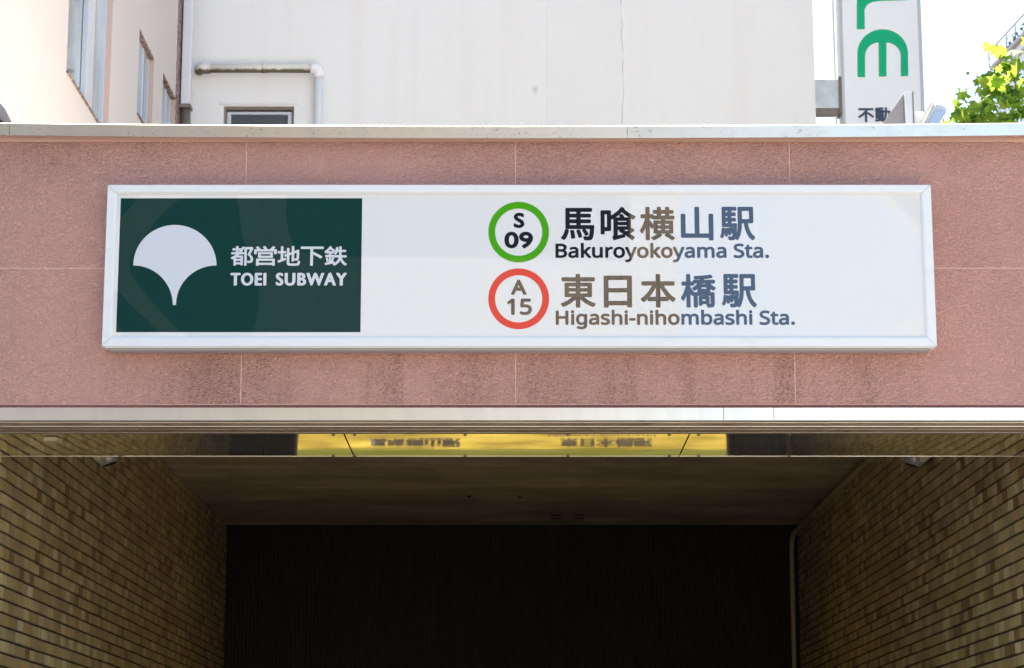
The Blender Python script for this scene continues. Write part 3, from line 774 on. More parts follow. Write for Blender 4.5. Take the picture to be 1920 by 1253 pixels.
 '5': (384, '167 -7 142 -6 119 -4 97 0 76 5 58 12 42 19 42 75 60 66 79 58 101 52 124 47 146 45 167 44 200 46 229 55 253 69 271 89 282 115 285 147 282 176 273 200 257 219 234 233 203 242 165 244 152 244 138 243 122 241 107 239 94 237 83 234 54 253 72 480 312 480 312 426 122 426 111 287 119 288 130 290 142 291 155 293 169 294 185 294 231 290 270 278 302 257 326 229 341 195 346 153 341 107 325 68 299 36 263 12 219 -2', '32 36 33 36 34 33 36 35 34 32 37 36 42 44 43 41 44 42 40 44 41 39 44 40 39 45 44 38 45 39 37 45 38 32 45 37 32 46 45 32 24 46 24 47 46 31 30 32 30 29 32 29 28 32 28 27 32 27 26 32 26 25 32 25 24 32 23 47 24 22 47 23 22 48 47 21 48 22 20 48 21 20 49 48 19 49 20 19 50 49 18 50 19 17 50 18 17 51 50 16 51 17 6 8 7 15 51 16 15 52 51 6 9 8 6 10 9 14 52 15 6 11 10 6 12 11 13 52 14 6 13 12 6 52 13 6 53 52 5 53 6 5 54 53 4 54 5 3 54 4 2 54 3 2 0 54 1 0 2'),
 ' ': (175, '', ''),
}


def glyph_text(s, track=0.0):
    vs = []; fs = []; x = 0
    for ch in s:
        adv, v, t = GLYPHS[ch]
        nums = [float(q) for q in v.split()]
        n0 = len(vs)
        vs += [((nums[i] + x) / 1000.0, nums[i + 1] / 1000.0) for i in range(0, len(nums), 2)]
        tt = [int(q) for q in t.split()]
        fs += [tuple(n0 + q for q in tt[i:i + 3]) for i in range(0, len(tt), 3)]
        x += adv + track * 1000
    return vs, fs


def font_text(s, spacing=1.0):
    c = D.curves.new('lettering', 'FONT'); c.body = s; c.resolution_u = 4; c.space_character = spacing
    o = D.objects.new('lettering', c); COL.objects.link(o)
    bpy.context.view_layer.update()
    dg = bpy.context.evaluated_depsgraph_get()
    e = o.evaluated_get(dg); me = e.to_mesh()
    vs = [(v.co.x, v.co.y) for v in me.vertices]
    fs = [tuple(p.vertices) for p in me.polygons]
    e.to_mesh_clear()
    D.objects.remove(o); D.curves.remove(c)
    return vs, fs


def fit(data, x0, x1, z0, z1, bold=0.0, boldz=None):
    """scale flat lettering into a box, thickened by overlaid shifted sheets; returns a list of layers"""
    vs, fs = data
    ax = min(v[0] for v in vs); bx = max(v[0] for v in vs)
    az = min(v[1] for v in vs); bz = max(v[1] for v in vs)
    bz_ = bold if boldz is None else boldz
    sx = (x1 - x0 - 2 * bold) / (bx - ax); sz_ = (z1 - z0 - 2 * bz_) / (bz - az)
    base = [(x0 + bold + (v[0] - ax) * sx, z0 + bz_ + (v[1] - az) * sz_) for v in vs]
    out = [base]
    if bold:
        for k in range(8):
            dx, dz = bold * math.cos(k * math.pi / 4), bz_ * math.sin(k * math.pi / 4)
            out.append([(p[0] + dx, p[1] + dz) for p in base])
    return out, fs


def lettering(name, items, Y, mat_, parent, step=0.00004, depth=0.0):
    """items: list of (layers, faces)"""
    b = MB()
    for layers, fs in items:
        for i, L in enumerate(layers):
            b.add([(x, Y - i * step, z) for x, z in L], fs)
    o = b.build(name, mat_, parent)
    # all letters face the street
    me = o.data
    for pl in me.polygons:
        if pl.normal.y > 0: pl.flip()
    return o


def words(name, px, items, Y, mat_, parent):
    # one part per word: split at the blank
    xs = at(px, 480, Y)[0]
    (layers, fs), = items
    for side in (0, 1):
        sel = [f for f in fs if (sum(layers[0][i][0] for i in f) / len(f) > xs) == bool(side)]
        used = sorted({i for f in sel for i in f}); mp = {i: k for k, i in enumerate(used)}
        lettering(name, [([[L[i] for i in used] for L in layers], [tuple(mp[i] for i in f) for f in sel])], Y, mat_, parent)


def pbox(Y, x0, x1, y0, y1):
    cy = (y0 + y1) / 2
    return at(x0, cy, Y)[0], at(x1, cy, Y)[0], at(960, y1, Y)[1], at(960, y0, Y)[1]


# ================================================================ STATION SIGN
SY = 8.0
FY = 8.016
FP = FY - 0.0012
sign = thing('station_sign', 'long white framed station sign with green end panel on the pink wall', 'sign', (0, SY, at(960, 650, SY)[1]))
oL, oR = at(190.5, 650, SY)[0], at(1757, 650, SY)[0]
oT, oB = at(960, 346.5, SY)[1], at(960, 650, SY)[1]
iL, iR = at(209, 630, SY)[0], at(1737, 630, SY)[0]
iT, iB = at(960, 363, SY)[1], at(960, 630.5, SY)[1]
gap = 0.0006
ch = 0.006


def frame_bar(o0, o1, i0, i1):
    """one mitred bar: o0,o1 outer ends, i0,i1 inner ends as (x,z); chamfered inner edge"""
    b = MB()
    def L(a, c, t): return (a[0] + (c[0] - a[0]) * t, a[1] + (c[1] - a[1]) * t)
    t = 0.8
    m0, m1 = L(o0, i0, t), L(o1, i1, t)
    e0, e1 = L(o0, i0, 0.05), L(o1, i1, 0.05)
    rows = [(o0, o1, 8.066), (o0, o1, SY + 0.002), (e0, e1, SY), (m0, m1, SY), (i0, i1, SY + 0.006), (i0, i1, 8.030)]
    vs = []
    for a, c, y in rows:
        vs += [(a[0], y, a[1]), (c[0], y, c[1])]
    fs = [(2 * k, 2 * k + 1, 2 * k + 3, 2 * k + 2) for k in range(5)] + [(10, 11, 1, 0), (0, 2, 4, 6, 8, 10), (11, 9, 7, 5, 3, 1)]
    b.add(vs, fs)
    return b.build('frame_bar', M['frame_white'], sign)


q = gap
frame_bar((oL + 2 * q, oT), (oR - 2 * q, oT), (iL + 2 * q, iT), (iR - 2 * q, iT))
frame_bar((oR - 2 * q, oB), (oL + 2 * q, oB), (iR - 2 * q, iB), (iL + 2 * q, iB))
frame_bar((oL, oB + q), (oL, oT - q), (iL, iB + q), (iL, iT - q))
frame_bar((oR, oT - q), (oR, oB + q), (iR, iT - q), (iR, iB + q))
MB().box(oL + 0.004, oR - 0.004, 8.012, 8.064, oB + 0.003, oT - 0.003).box(0, 0.001, 8.0641, 8.0649, oB + .1, oB + .101).build('mitre_backing', M['mitre'], sign)
# housing behind the frame, a little smaller, with a drip flange below
MB().box(oL + 0.022, oR - 0.022, 8.020, 8.0685, oB - 0.010, oB - 0.0005).build('housing', M['frame_under'], sign, 0.001, 1)
MB().box(oL + 0.010, oR - 0.010, 8.006, 8.012, oB - 0.0035, oB - 0.0004).build('drip_lip', M['frame_white'], sign)
face = MB()
face.quad((iL - 0.004, FY - 0.0055, iB - 0.004), (iR + 0.004, FY - 0.0055, iB - 0.004), (iR + 0.004, FY - 0.0055, iT + 0.004), (iL - 0.004, FY - 0.0055, iT + 0.004))
FY = FY - 0.0055
FP = FY - 0.0006
o = face.build('sign_face', M['sign_white'], sign)
if o.data.polygons[0].normal.y > 0: o.data.polygons[0].flip()


def flat(name, pts, Y, mat_, parent):
    b = MB(); b.add([(x, Y, z) for x, z in pts], [tuple(range(len(pts)))])
    o = b.build(name, mat_, parent)
    for pl in o.data.polygons:
        if pl.normal.y > 0: pl.flip()
    return o


gl, gr, gb, gt = pbox(FP, 225, 678, 372, 623)
gl = at(222, 500, FP)[0]
gr = at(677.5, 500, FP)[0]
gp = flat('green_panel', [(gl, gb), (gr, gb), (gr, gt), (gl, gt)], FP, M['sign_green'], sign)
# ginkgo-leaf emblem
Y2 = FP - 0.0006


def P2(px, py): return at(px, py, Y2)


em = []
for k in range(49):
    a = math.pi - math.pi * k / 48
    em.append(P2(328 + 78 * math.cos(a), 498 - 76 * math.sin(a)))
for k in range(1, 25):           # right tip to stem
    a = math.pi / 2 + (math.pi / 2) * k / 24
    em.append(P2(405.5 + 75.5 * math.cos(a), 572 - 74 * math.sin(a)))
for k in range(0, 25):           # stem to left tip
    a = (math.pi / 2) * k / 24
    em.append(P2(250.5 + 73.5 * math.cos(a), 572 - 74 * math.sin(a)))
em.pop()
flat('ginkgo_emblem', em, Y2, M['sign_light'], sign)
bx = pbox(Y2, 432, 652, 461, 499)
adv = 43.9
items = []
for i, chh in enumerate('都営地下鉄'):
    items.append(fit(font_text(chh), *pbox(Y2, 432 + i * adv + (0.5 if i != 3 else 0), 432 + i * adv + 43.2, 461.5 + (1 if chh == '下' else 0), 498.5), bold=0.0016))
lettering('operator_name', items, Y2, M['sign_light'], sign)
items = [fit(font_text('TOEI', 1.16), *pbox(Y2, 432, 499.5, 511.5, 536), bold=0.0030, boldz=0.0018),
         fit(font_text('SUBWAY', 1.16), *pbox(Y2, 517, 650.5, 511.5, 536), bold=0.0030, boldz=0.0018)]
for it_ in items: lettering('operator_name_english', [it_], Y2, M['sign_light'], sign)


def ring(name, cx_, cy_, ro, ri, mat_):
    n = 72; b = MB(); vs = []; fs = []
    for k in range(n):
        a = 2 * math.pi * k / n
        for r in (ro, ri):
            x, z = at(cx_ + r * math.cos(a), cy_ + r * math.sin(a), FP)
            vs.append((x, FP, z))
    for k in range(n):
        j = (k + 1) % n
        fs.append((2 * k, 2 * j, 2 * j + 1, 2 * k + 1))
    b.add(vs, fs)
    o = b.build(name, mat_, sign)
    for pl in o.data.polygons:
        if pl.normal.y > 0: pl.flip()
    return o


ring('line_ring', 972.5, 435.5, 56.8, 44.3, M['ring_green'])['label'] = 'green ring round S 09'
ring('line_ring', 972.5, 560.5, 57, 44.3, M['ring_red'])['label'] = 'red ring round A 15'
Y3 = FP
lettering('station_code', [fit(font_text('S'), *pbox(Y3, 963, 983.5, 399, 428), bold=0.0030),
                           fit(font_text('09'), *pbox(Y3, 945.5, 999.5, 434.5, 466), bold=0.0032)], Y3, M['sign_black'], sign)
lettering('station_code', [fit(font_text('A'), *pbox(Y3, 958, 987.5, 524.5, 553), bold=0.0028),
                           fit(glyph_text('15'), *pbox(Y3, 950.5, 997.5, 560, 591), bold=0.0028)], Y3, M['sign_black'], sign)
rows = (('馬喰横山駅', (1083, 1159, 1232.5, 1307, 1382.5), 388, 451), ('東日本橋駅', (1084, 1158.5, 1234, 1309.5, 1386), 514, 577))
for s, xs, ya, yb in rows:
    items = []
    for c_, x in zip(s, xs):
        hw = {'日': 26.5, '山': 30.5, '馬': 31.5}.get(c_, 33)
        y0_ = ya + {'日': 3, '馬': 2}.get(c_, 0)
        items.append(fit(font_text(c_), *pbox(Y3, x - hw, x + hw, y0_, yb), bold=0.0031))
    lettering('station_name', items, Y3, M['sign_black'], sign)
words('station_name_english', 1369, [fit(glyph_text('Bakuroyokoyama Sta.'), *pbox(Y3, 1041.5, 1442, 455.5, 492), bold=0.0022)], Y3, M['sign_black'], sign)
words('station_name_english', 1416, [fit(glyph_text('Higashi-nihombashi Sta.'), *pbox(Y3, 1042, 1490.5, 581, 617.5), bold=0.0022)], Y3, M['sign_black'], sign)

# ================================================================ LIT YELLOW SIGN deeper inside (below the frame, seen mirrored in the soffit)
def emis(name, col, strength):
    m = mat(name, (0.02, 0.02, 0.02), 0.5)
    b = m.node_tree.nodes['Principled BSDF']
    b.inputs['Emission Color'].default_value = (*col, 1); b.inputs['Emission Strength'].default_value = strength
    return m


M['yellow_light'] = emis('lit_yellow_acrylic', (0.92, 0.68, 0.13), 0.26)
_g = N(M['yellow_light'])
_v = _g.ramp(_g.noise(_g.scale(_g.pos(), (1.6, 0.1, 5)), 1.4, 3, 0.5), 0.3, 0.7, 0.10, 0.31)
_g.l.new(_v, _g.b.inputs['Emission Strength'])
M['olive_light'] = emis('lit_olive_strip', (0.35, 0.36, 0.07), 0.17)
LY = 14.9
ys = thing('hanging_sign', 'lit yellow hanging sign deep in the stairwell, mirrored in the polished soffit', 'sign', (0, LY, 1.62))
z0, z1 = 1.66, 2.22
hw = 1.42
MB().box(-hw - .02, hw + .02, LY + 0.002, LY + 0.12, z0 - .02, z1 + .02).build('box', M['brown_metal'], ys, 0.004)
MB().box(-hw, hw, LY - 0.004, LY + 0.001, z0, z1 - 0.20).build('lit_face', M['yellow_light'], ys)
MB().box(-hw, hw, LY - 0.004, LY + 0.001, z1 - 0.199, z1).build('lit_strip', M['olive_light'], ys)
MB().box(-1.0, -.96, LY + .121, BACKY - .02, 1.9, 1.94).build('wall_arm', M['brown_metal'], ys)
MB().box(.96, 1.0, LY + .121, BACKY - .02, 1.9, 1.94).build('wall_arm', M['brown_metal'], ys)
vp = 15.2 / F * 1.0
it = [fit(font_text('馬喰横山駅'), (690 - 957) * vp, (862 - 957) * vp, 1.83, 1.99, bold=0.008)]
lettering('lettering', it, LY - 0.006, M['sign_black'], ys)
it = [fit(font_text('東日本橋駅'), (1045 - 957) * vp, (1218 - 957) * vp, 1.84, 1.99, bold=0.008),
      fit(glyph_text('Higashi-nihombashi'), (1025 - 957) * vp, (1225 - 957) * vp, 1.74, 1.80, bold=0.002)]
lettering('lettering', it, LY - 0.006, M['sign_black'], ys)

# ================================================================ BUILDINGS BEHIND THE ENTRANCE
def facade(b, plane, c, us, vs_, holes, depth, mi=0, mi_rev=0, flip=1):
    """wall sheet with real openings. plane 'y': u = x; plane 'x': u = y. holes (u0,u1,v0,v1); reveals go back by depth"""
    U = sorted(set(us + [h[0] for h in holes] + [h[1] for h in holes]))
    V = sorted(set(vs_ + [h[2] for h in holes] + [h[3] for h in holes]))
    def P(u, v, d=0.0):
        return (u, c + d, v) if plane == 'y' else (c + d, u, v)
    for i in range(len(U) - 1):
        for j in range(len(V) - 1):
            uc, vc = (U[i] + U[i + 1]) / 2, (V[j] + V[j + 1]) / 2
            if any(h[0] < uc < h[1] and h[2] < vc < h[3] for h in holes): continue
            b.quad(P(U[i], V[j]), P(U[i + 1], V[j]), P(U[i + 1], V[j + 1]), P(U[i], V[j + 1]), mi)
    for (u0, u1, v0, v1) in holes:
        b.quad(P(u0, v0), P(u1, v0), P(u1, v0, depth), P(u0, v0, depth), mi_rev)
        b.quad(P(u0, v1), P(u1, v1), P(u1, v1, depth), P(u0, v1, depth), mi_rev)
        b.quad(P(u0, v0), P(u0, v1), P(u0, v1, depth), P(u0, v0, depth), mi_rev)
        b.quad(P(u1, v0), P(u1, v1), P(u1, v1, depth), P(u1, v0, depth), mi_rev)
        b.quad(P(u0, v0, depth), P(u1, v0, depth), P(u1, v1, depth), P(u0, v1, depth), mi)


WB = 18.0
wx0, wx1 = at(341, 150, WB)[0], at(1527, 120, WB)[0]
H = 10.0
wb = thing('white_building', 'plain white rendered building wall with stains, filling the view above the pink entrance', 'building', (0, WB, 0))
h1 = pbox(WB, 419, 551, 199, 262)
b = MB()
facade(b, 'y', WB, [wx0, wx1], [0, H], [h1], 0.10)
b.quad((wx1, WB, 0), (wx1, WB + 14, 0), (wx1, WB + 14, H), (wx1, WB, H))
b.quad((wx0, WB, 0), (wx0, WB + 14, 0), (wx0, WB + 14, H), (wx0, WB, H))
b.quad((wx0, WB, H), (wx1, WB, H), (wx1, WB + 14, H), (wx0, WB + 14, H))
b.quad((wx0, WB + 14, 0), (wx1, WB + 14, 0), (wx1, WB + 14, H), (wx0, WB + 14, H))
b.build('wall', M['white_wall'], wb)
# small window: plaster lip, aluminium frame, dark pane
x0, x1, z0, z1 = h1
win = MB()
win.box(x0 - 0.0, x1 + 0.0, WB + 0.03, WB + 0.075, z1 - 0.022, z1 - 0.001)
win.box(x0 + 0.001, x0 + 0.022, WB + 0.03, WB + 0.075, z0, z1 - 0.0225)
win.box(x1 - 0.022, x1 - 0.001, WB + 0.03, WB + 0.075, z0, z1 - 0.0225)
wo = win.build('window', M['brown_metal'], wb)
fr = MB()
fr.box(x0 + 0.023, x1 - 0.023, WB + 0.045, WB + 0.085, z1 - 0.058, z1 - 0.036)
fr.box(x0 + 0.023, x0 + 0.055, WB + 0.045, WB + 0.085, z0, z1 - 0.0585)
fr.box(x1 - 0.055, x1 - 0.023, WB + 0.045, WB + 0.085, z0, z1 - 0.0585)
fr.build('frame', M['alu'], wo, 0.003)
MB().box(x0 + 0.05, x1 - 0.05, WB + 0.072, WB + 0.078, z0, z1 - 0.055).build('pane', M['pane_dark'], wo)
MB().box(x0 - 0.035, x1 + 0.035, WB - 0.012, WB - 0.0005, z1 + 0.012, z1 + 0.03).build('lintel_lip', M['white_wall'], wb, 0.004)
# expansion seam and hairline crack
sx, _ = at(1166, 60, WB)
rnd = random.Random(5)
cr = MB(); xx = sx; zz = H * 0.95; pts = []
zbot = at(1166, 235, WB)[1] - 1
while zz > zbot:
    pts.append((xx, zz)); zz -= rnd.uniform(0.05, 0.16); xx = sx + rnd.uniform(-0.008, 0.008)
for i in range(len(pts) - 1):
    (xa, za), (xb, zb_) = pts[i], pts[i + 1]
    w_ = rnd.uniform(0.0004, 0.0022)
    cr.quad((xa - w_, WB - 0.002, za), (xa + w_, WB - 0.002, za), (xb + w_, WB - 0.002, zb_), (xb - w_, WB - 0.002, zb_))
M['crack'] = mat('hairline_crack', (0.42, 0.37, 0.32), 0.9)
cr.build('crack', M['crack'], wb)
M['white_patch'] = mat('white_render_patch', (0.735, 0.725, 0.715), 0.9, spec=0.2)
g = N(M['white_patch']); p = g.pos()
g.color(g.mix(g.noise(p, 1.5, 4), (0.81, 0.805, 0.795), (0.78, 0.775, 0.765))); g.normal(g.bump(g.noise(p, 26, 4, 0.6), 0.35, 0.006))
xa = at(1025, 60, WB)[0]
MB().box(xa, sx - 0.01, WB - 0.006, WB - 0.0005, 0, H * 0.93).build('render_patch', M['white_patch'], wb, 0.003)

# white pipe on it
PY = 17.92
r_ = 0.037
zH = at(480, 128.5, PY)[1]
xA, xB = at(378, 128, PY)[0], at(598, 128, PY)[0]
pw = thing('drain_pipe', 'white drain pipe with mouldy underside, running level then down the white wall', 'pipe', (xB, PY, 3.0))
MB().tube([(xA, PY, zH), (xB - 0.06, PY, zH)], r_, 18).build('level_pipe', M['mould'], pw)
MB().tube([(xB, PY, zH - 0.06), (xB, PY, 2.0)], r_ - 0.002, 18).build('down_pipe', M['pvc'], pw)
el = [(xB - 0.07, PY, zH), (xB - 0.045, PY, zH)] + [(xB - 0.045 + 0.045 * math.sin(a), PY, zH - 0.045 + 0.045 * math.cos(a)) for a in [R(20), R(45), R(70), R(90)]] + [(xB, PY, zH - 0.08)]
MB().tube(el, r_ + 0.007, 18).build('elbow', M['pvc'], pw)
cap = MB(); cap.tube([(xA + 0.07, PY, zH), (xA + 0.0, PY, zH - 0.001), (xA - 0.02, PY + 0.015, zH - 0.003), (xA - 0.03, PY + 0.06, zH - 0.005)], [r_ + 0.007, r_ + 0.008, r_ + 0.004, r_], 18)
cap.build('end_elbow', M['mould'], pw)
MB().tube([(xA + 0.5, PY, zH), (xA + 0.53, PY, zH)], r_ + 0.003, 18).build('clamp', M['mould'], pw)

# pink building on the left, its side wall running back
PX = -2.72
pb = thing('pink_building', 'pale pink building on the left with recessed windows in its side wall', 'building', (PX, 12, 0))
yA, zA_ = atx(124, 137, PX); yB, zB_ = atx(187.5, 231, PX); yC, _ = atx(207, 120, PX)
zs = (zA_ + zB_) / 2
y2a, z2t = atx(262, 57, PX); _, z2b = atx(262, 221, PX); y2b, z2t2 = atx(288.5, 107, PX)
y3a, z3t = atx(306, 138, PX); y3b, z3t2 = atx(328.5, 182, PX)
print('pink', yA, yC, zA_, zB_, y2a, y2b, z2t, z2t2, z2b, y3a, y3b, z3t, z3t2)
z2 = (z2t + z2t2) / 2; z3 = (z3t + z3t2) / 2
PYE = atx(330, 150, PX)[0]
holes = [(yA, yC, zs, zs + 2.6), (y2a, y2b, z2b, z2), (y3a, y3b, z3 - 0.75, z3)]
b = MB()
facade(b, 'x', PX, [8.6, PYE], [0, 16], holes, -0.075)
b.quad((PX, 8.6, 0), (PX - 9, 8.6, 0), (PX - 9, 8.6, 16), (PX, 8.6, 16))
b.quad((PX, PYE, 0), (PX - 9, PYE, 0), (PX - 9, PYE, 16), (PX, PYE, 16))
b.quad((PX - 9, 8.6, 0), (PX - 9, PYE, 0), (PX - 9, PYE, 16), (PX - 9, 8.6, 16))
b.quad((PX, 8.6, 16), (PX, PYE, 16), (PX - 9, PYE, 16), (PX - 9, 8.6, 16))
b.build('wall', M['pink_wall'], pb)


def side_window(y0, y1, z0, z1, muls, rev=True, label=None):
    X = PX - 0.055
    w = MB()
    t = 0.035
    w.box(X - 0.018, X + 0.02, y0 + 0.001, y0 + t, z0, z1 - 0.001)
    w.box(X - 0.01, X + 0.025, y1 - t - 0.02, y1 - 0.021, z0, z1 - 0.001)
    w.box(X - 0.018, X + 0.02, y0 + t, y1 - t, z0 + 0.001, z0 + t)
    w.box(X - 0.018, X + 0.02, y0 + t, y1 - t, z1 - t, z1 - 0.001)
    wo = w.build('window', M['alu'], pb, 0.002)
    MB().box(X - 0.012, X - 0.004, y0 + t, y1 - t, z0 + t, z1 - t).build('pane', M['pane'], wo)
    for (ya, yb) in muls:
        MB().box(X - 0.001, X + 0.035, ya, yb, z0 + t, z1 - t).build('mullion', M['alu'], wo, 0.003)
    MB().box(PX - 0.074, PX + 0.012, y0 + 0.002, y1 - 0.002, z0 - 0.012, z0 - 0.0015).build('sill', M['rough_joint'], wo)
    return wo


ym0, ym1 = atx(146, 100, PX - 0.08)[0], atx(159, 100, PX - 0.08)[0]
side_window(yA, yC, zs, zs + 2.6, [(ym0, ym1)])
side_window(y2a, y2b, z2b, z2, [((y2a + y2b) / 2 - 0.02, (y2a + y2b) / 2 + 0.02)])
side_window(y3a, y3b, z3 - 0.75, z3, [((y3a + y3b) / 2 - 0.02, (y3a + y3b) / 2 + 0.02)])
# rough cut mortar around the reveals
for (y0, y1, z0, z1) in holes:
    MB().box(PX - 0.050, PX + 0.004, y1 - 0.02, y1 - 0.0005, z0, z1 - 0.021).build('reveal', M['jamb'], pb, 0.003)
    MB().box(PX - 0.050, PX + 0.004, y0 + 0.001, y1 - 0.001, z1 - 0.02, z1 - 0.0005).build('reveal', M['rough_joint'], pb, 0.003)
yq0, yq1 = PYE - 0.005, WB - 0.01
MB().box(PX - 0.35, at(341, 100, 17.8)[0] - 0.004, PYE + 0.003, WB + 0.3, 0, 16).build('corner_mortar', M['rough_joint'], pb)

# downpipe in the corner
dpx0, dpx1 = at(341, 100, 17.75)[0], at(358.5, 100, 17.75)[0]
dp = thing('downpipe', 'pale square downpipe in the corner between the pink and the white building', 'pipe', (dpx0, 17.75, 0))
zc2 = at(350, 199, 17.75)[1]
MB().box(dpx0, dpx1, 17.75, 17.85, zc2 + 0.02, 12).build('upper_pipe', M['downpipe'], dp, 0.008)
MB().box(dpx0 - 0.012, dpx1 + 0.010, 17.74, 17.86, zc2 - 0.012, zc2 + 0.019).build('collar', M['brown_metal'], dp, 0.004)
MB().tube([((dpx0 + dpx1) / 2, 17.80, 1.5), ((dpx0 + dpx1) / 2, 17.80, zc2 - 0.0125)], 0.042, 14).build('lower_pipe', M['brown_metal'], dp)

# ================================================================ PROJECTING VERTICAL SIGN
VY = 18.06
vs0, vs1 = at(1577, 120, VY)[0], at(1731, 120, VY)[0]
zlow = at(1650, 262, VY)[1]
M['sign_plate'] = mat('backlit_panel_off', (0.84, 0.85, 0.87), 0.35)
M['sign_frame'] = mat('sign_frame_grey', (0.50, 0.50, 0.50), 0.4, 0.5)
M['logo_green'] = mat('logo_green', (0.0, 0.42, 0.21), 0.7, spec=0.1)
M['navy'] = mat('navy_print', (0.035, 0.055, 0.10), 0.5)
vs_ = thing('projecting_sign', 'tall white projecting sign with green rotated letters and navy characters, right of the white building', 'sign', ((vs0 + vs1) / 2, VY, zlow))
MB().box(vs0 + 0.012, vs1 - 0.012, VY + 0.006, VY + 0.20, zlow + 0.012, zlow + 5.0).build('panel', M['sign_plate'], vs_)
MB().box(vs0, vs0 + 0.0235, VY, VY + 0.21, zlow, zlow + 5.0).build('frame_side', M['sign_frame'], vs_, 0.004)
MB().box(vs1 - 0.030, vs1, VY, VY + 0.21, zlow, zlow + 5.0).build('frame_side', M['sign_frame'], vs_, 0.004)
MB().box(vs0 + 0.024, vs1 - 0.0305, VY, VY + 0.21, zlow, zlow + 0.02).build('frame_bottom', M['sign_frame'], vs_)
VP = VY + 0.003


def PV(px, py): return at(px, py, VP)


def arcpts(cx_, cy_, rx, ry, a0, a1, n=20):
    return [PV(cx_ + rx * math.cos(R(a0 + (a1 - a0) * k / n)), cy_ - ry * math.sin(R(a0 + (a1 - a0) * k / n))) for k in range(n + 1)]


# rotated rounded letter: outer arch, two legs, middle stem
out = [PV(1608, 144.5)] + arcpts(1655, 101, 47.5, 46, 180, 0, 28) + [PV(1703, 142.5)]
inn = [PV(1689, 143)] + arcpts(1662, 106, 27, 26, 0, 90, 14)
inn2 = arcpts(1647.5, 106, 25.5, 26, 90, 180, 14) + [PV(1622, 145)]
poly = out + inn + [PV(1662, 143.5), PV(1648, 144)] + inn2
lt = MB()
lt.add([(x, VP, z) for x, z in poly], [tuple(range(len(poly)))])
# fragment of the next letter above: leg and shoulder
poly = [PV(1606.5, 55), PV(1606.5, 10)] + [PV(1607, 0), PV(1611, -12), PV(1622, -22), PV(1640, -26), PV(1701, -27), PV(1701, 0.5)] + [PV(1650, 2), PV(1636, 3.5), PV(1626, 9), PV(1621, 18), PV(1621.5, 55)]
lt.add([(x, VP, z) for x, z in poly], [tuple(range(len(poly)))])
o = lt.build('green_lettering', M['logo_green'], vs_)
for pl in o.data.polygons:
    if pl.normal.y > 0: pl.flip()
items = [fit(font_text('不'), *pbox(VP, 1608.5, 1639, 203, 229.5), bold=0.0045), fit(font_text('動'), *pbox(VP, 1640.5, 1670, 201, 229.5), bold=0.0045),
         fit(font_text('産'), *pbox(VP, 1673, 1703, 200.5, 229), bold=0.0045)]
lettering('navy_lettering', items, VP, M['navy'], vs_, 0.0001)
# bracket arm to the building corner
M['galv'] = steel('galvanised_box', (0.60, 0.58, 0.55), 0.42, 0.3)
bx0, bx1 = at(1530, 180, VY + .05)[0], at(1574, 180, VY + .05)[0]
bz1, bz0 = at(1550, 149, VY + .05)[1], at(1550, 203, VY + .05)[1]
br = MB().box(wx1 + 0.001, vs0 - 0.001, VY + 0.05, VY + 0.17, bz0, bz1)
arm = br.build('bracket_arm', M['galv'], vs_, 0.006)
MB().box(wx1 + 0.001, vs0 - 0.001, VY + 0.06, VY + 0.16, bz0 - 0.045, bz0 - 0.0005).build('bracket_channel', M['brown_metal'], vs_)
MB().box(vs0 - 0.02, vs0 - 0.0005, VY + 0.03, VY + 0.19, bz0 - 0.05, bz1 + 0.02).build('end_plate', M['brown_metal'], vs_)
MB().tube([(vs0 - 0.035, VY + 0.12, zlow - 0.2), (vs0 - 0.035, VY + 0.12, zlow + 4.8)], 0.009, 8).build('cable', M['downpipe'], vs_)

# ================================================================ FLOODLIGHTS behind the coping
M['flood_grey'] = mat('floodlight_grey', (0.30, 0.27, 0.26), 0.45, 0.5)
M['flood_pale'] = mat('floodlight_pale', (0.60, 0.60, 0.62), 0.4, 0.3)
M['flood_cap'] = mat('floodlight_glass', (0.48, 0.52, 0.54), 0.12, 0.2)
M['flood_fins'] = steel('brushed_reflector', (0.45, 0.46, 0.48), 0.25, 0.0, (20, 1, 0.3))
M['cream'] = mat('cream_strap', (0.66, 0.60, 0.50), 0.5)
QY = 8.62
RZ = TOPZ - 0.08


def Q(px, py, y=QY):
    x, z = at(px, py, y); return (x, z)


def dn(p): return (p[0], RZ)


sl = thing('sign_floodlight', 'grey triangular floodlight housing standing behind the coping in front of the projecting sign', 'floodlight', (Q(1690, 230)[0], QY, RZ), 'floodlights behind the coping')
a = Q(1696, 173); b_ = Q(1711, 172); c_ = Q(1652, 240)
ex = (c_[0] - 0.06, c_[1] - 0.075)
MB().prism([a, (a[0], RZ + 0.05), ex], 'y', QY + 0.02, QY + 0.16).build('shade', M['flood_grey'], sl, 0.003)
MB().prism([(a[0] + 0.0005, a[1]), b_, (b_[0], RZ + 0.04), (a[0] + 0.0005, RZ + 0.04)], 'y', QY, QY + 0.18).build('end_plate', M['flood_pale'], sl, 0.003)
MB().prism([(b_[0] + 0.0005, b_[1] + 0.001), (b_[0] + 0.003, b_[1] + 0.001), (b_[0] + 0.003, RZ + 0.04), (b_[0] + 0.0005, RZ + 0.04)], 'y', QY - .004, QY + 0.18).build('gasket', M['flood_grey'], sl)
g0 = Q(1714, 206); g1 = Q(1734, 206)
MB().box(g0[0], g1[0], QY + 0.02, QY + 0.12, RZ + 0.02, g0[1]).build('ballast_box', M['sign_plate'], sl, 0.004)
MB().box(a[0] - 0.02, a[0] + 0.05, QY + 0.03, QY + 0.13, RZ - 0.0, RZ + 0.0395).build('foot', M['flood_grey'], sl)
s0, s1 = Q(1680, 214), Q(1660, 236)
sr = thing('tube_floodlight', 'slanted silver floodlight with rounded cap and cream strap behind the coping, nearest the tree', 'floodlight', (Q(1752, 230)[0], QY, RZ), 'floodlights behind the coping')
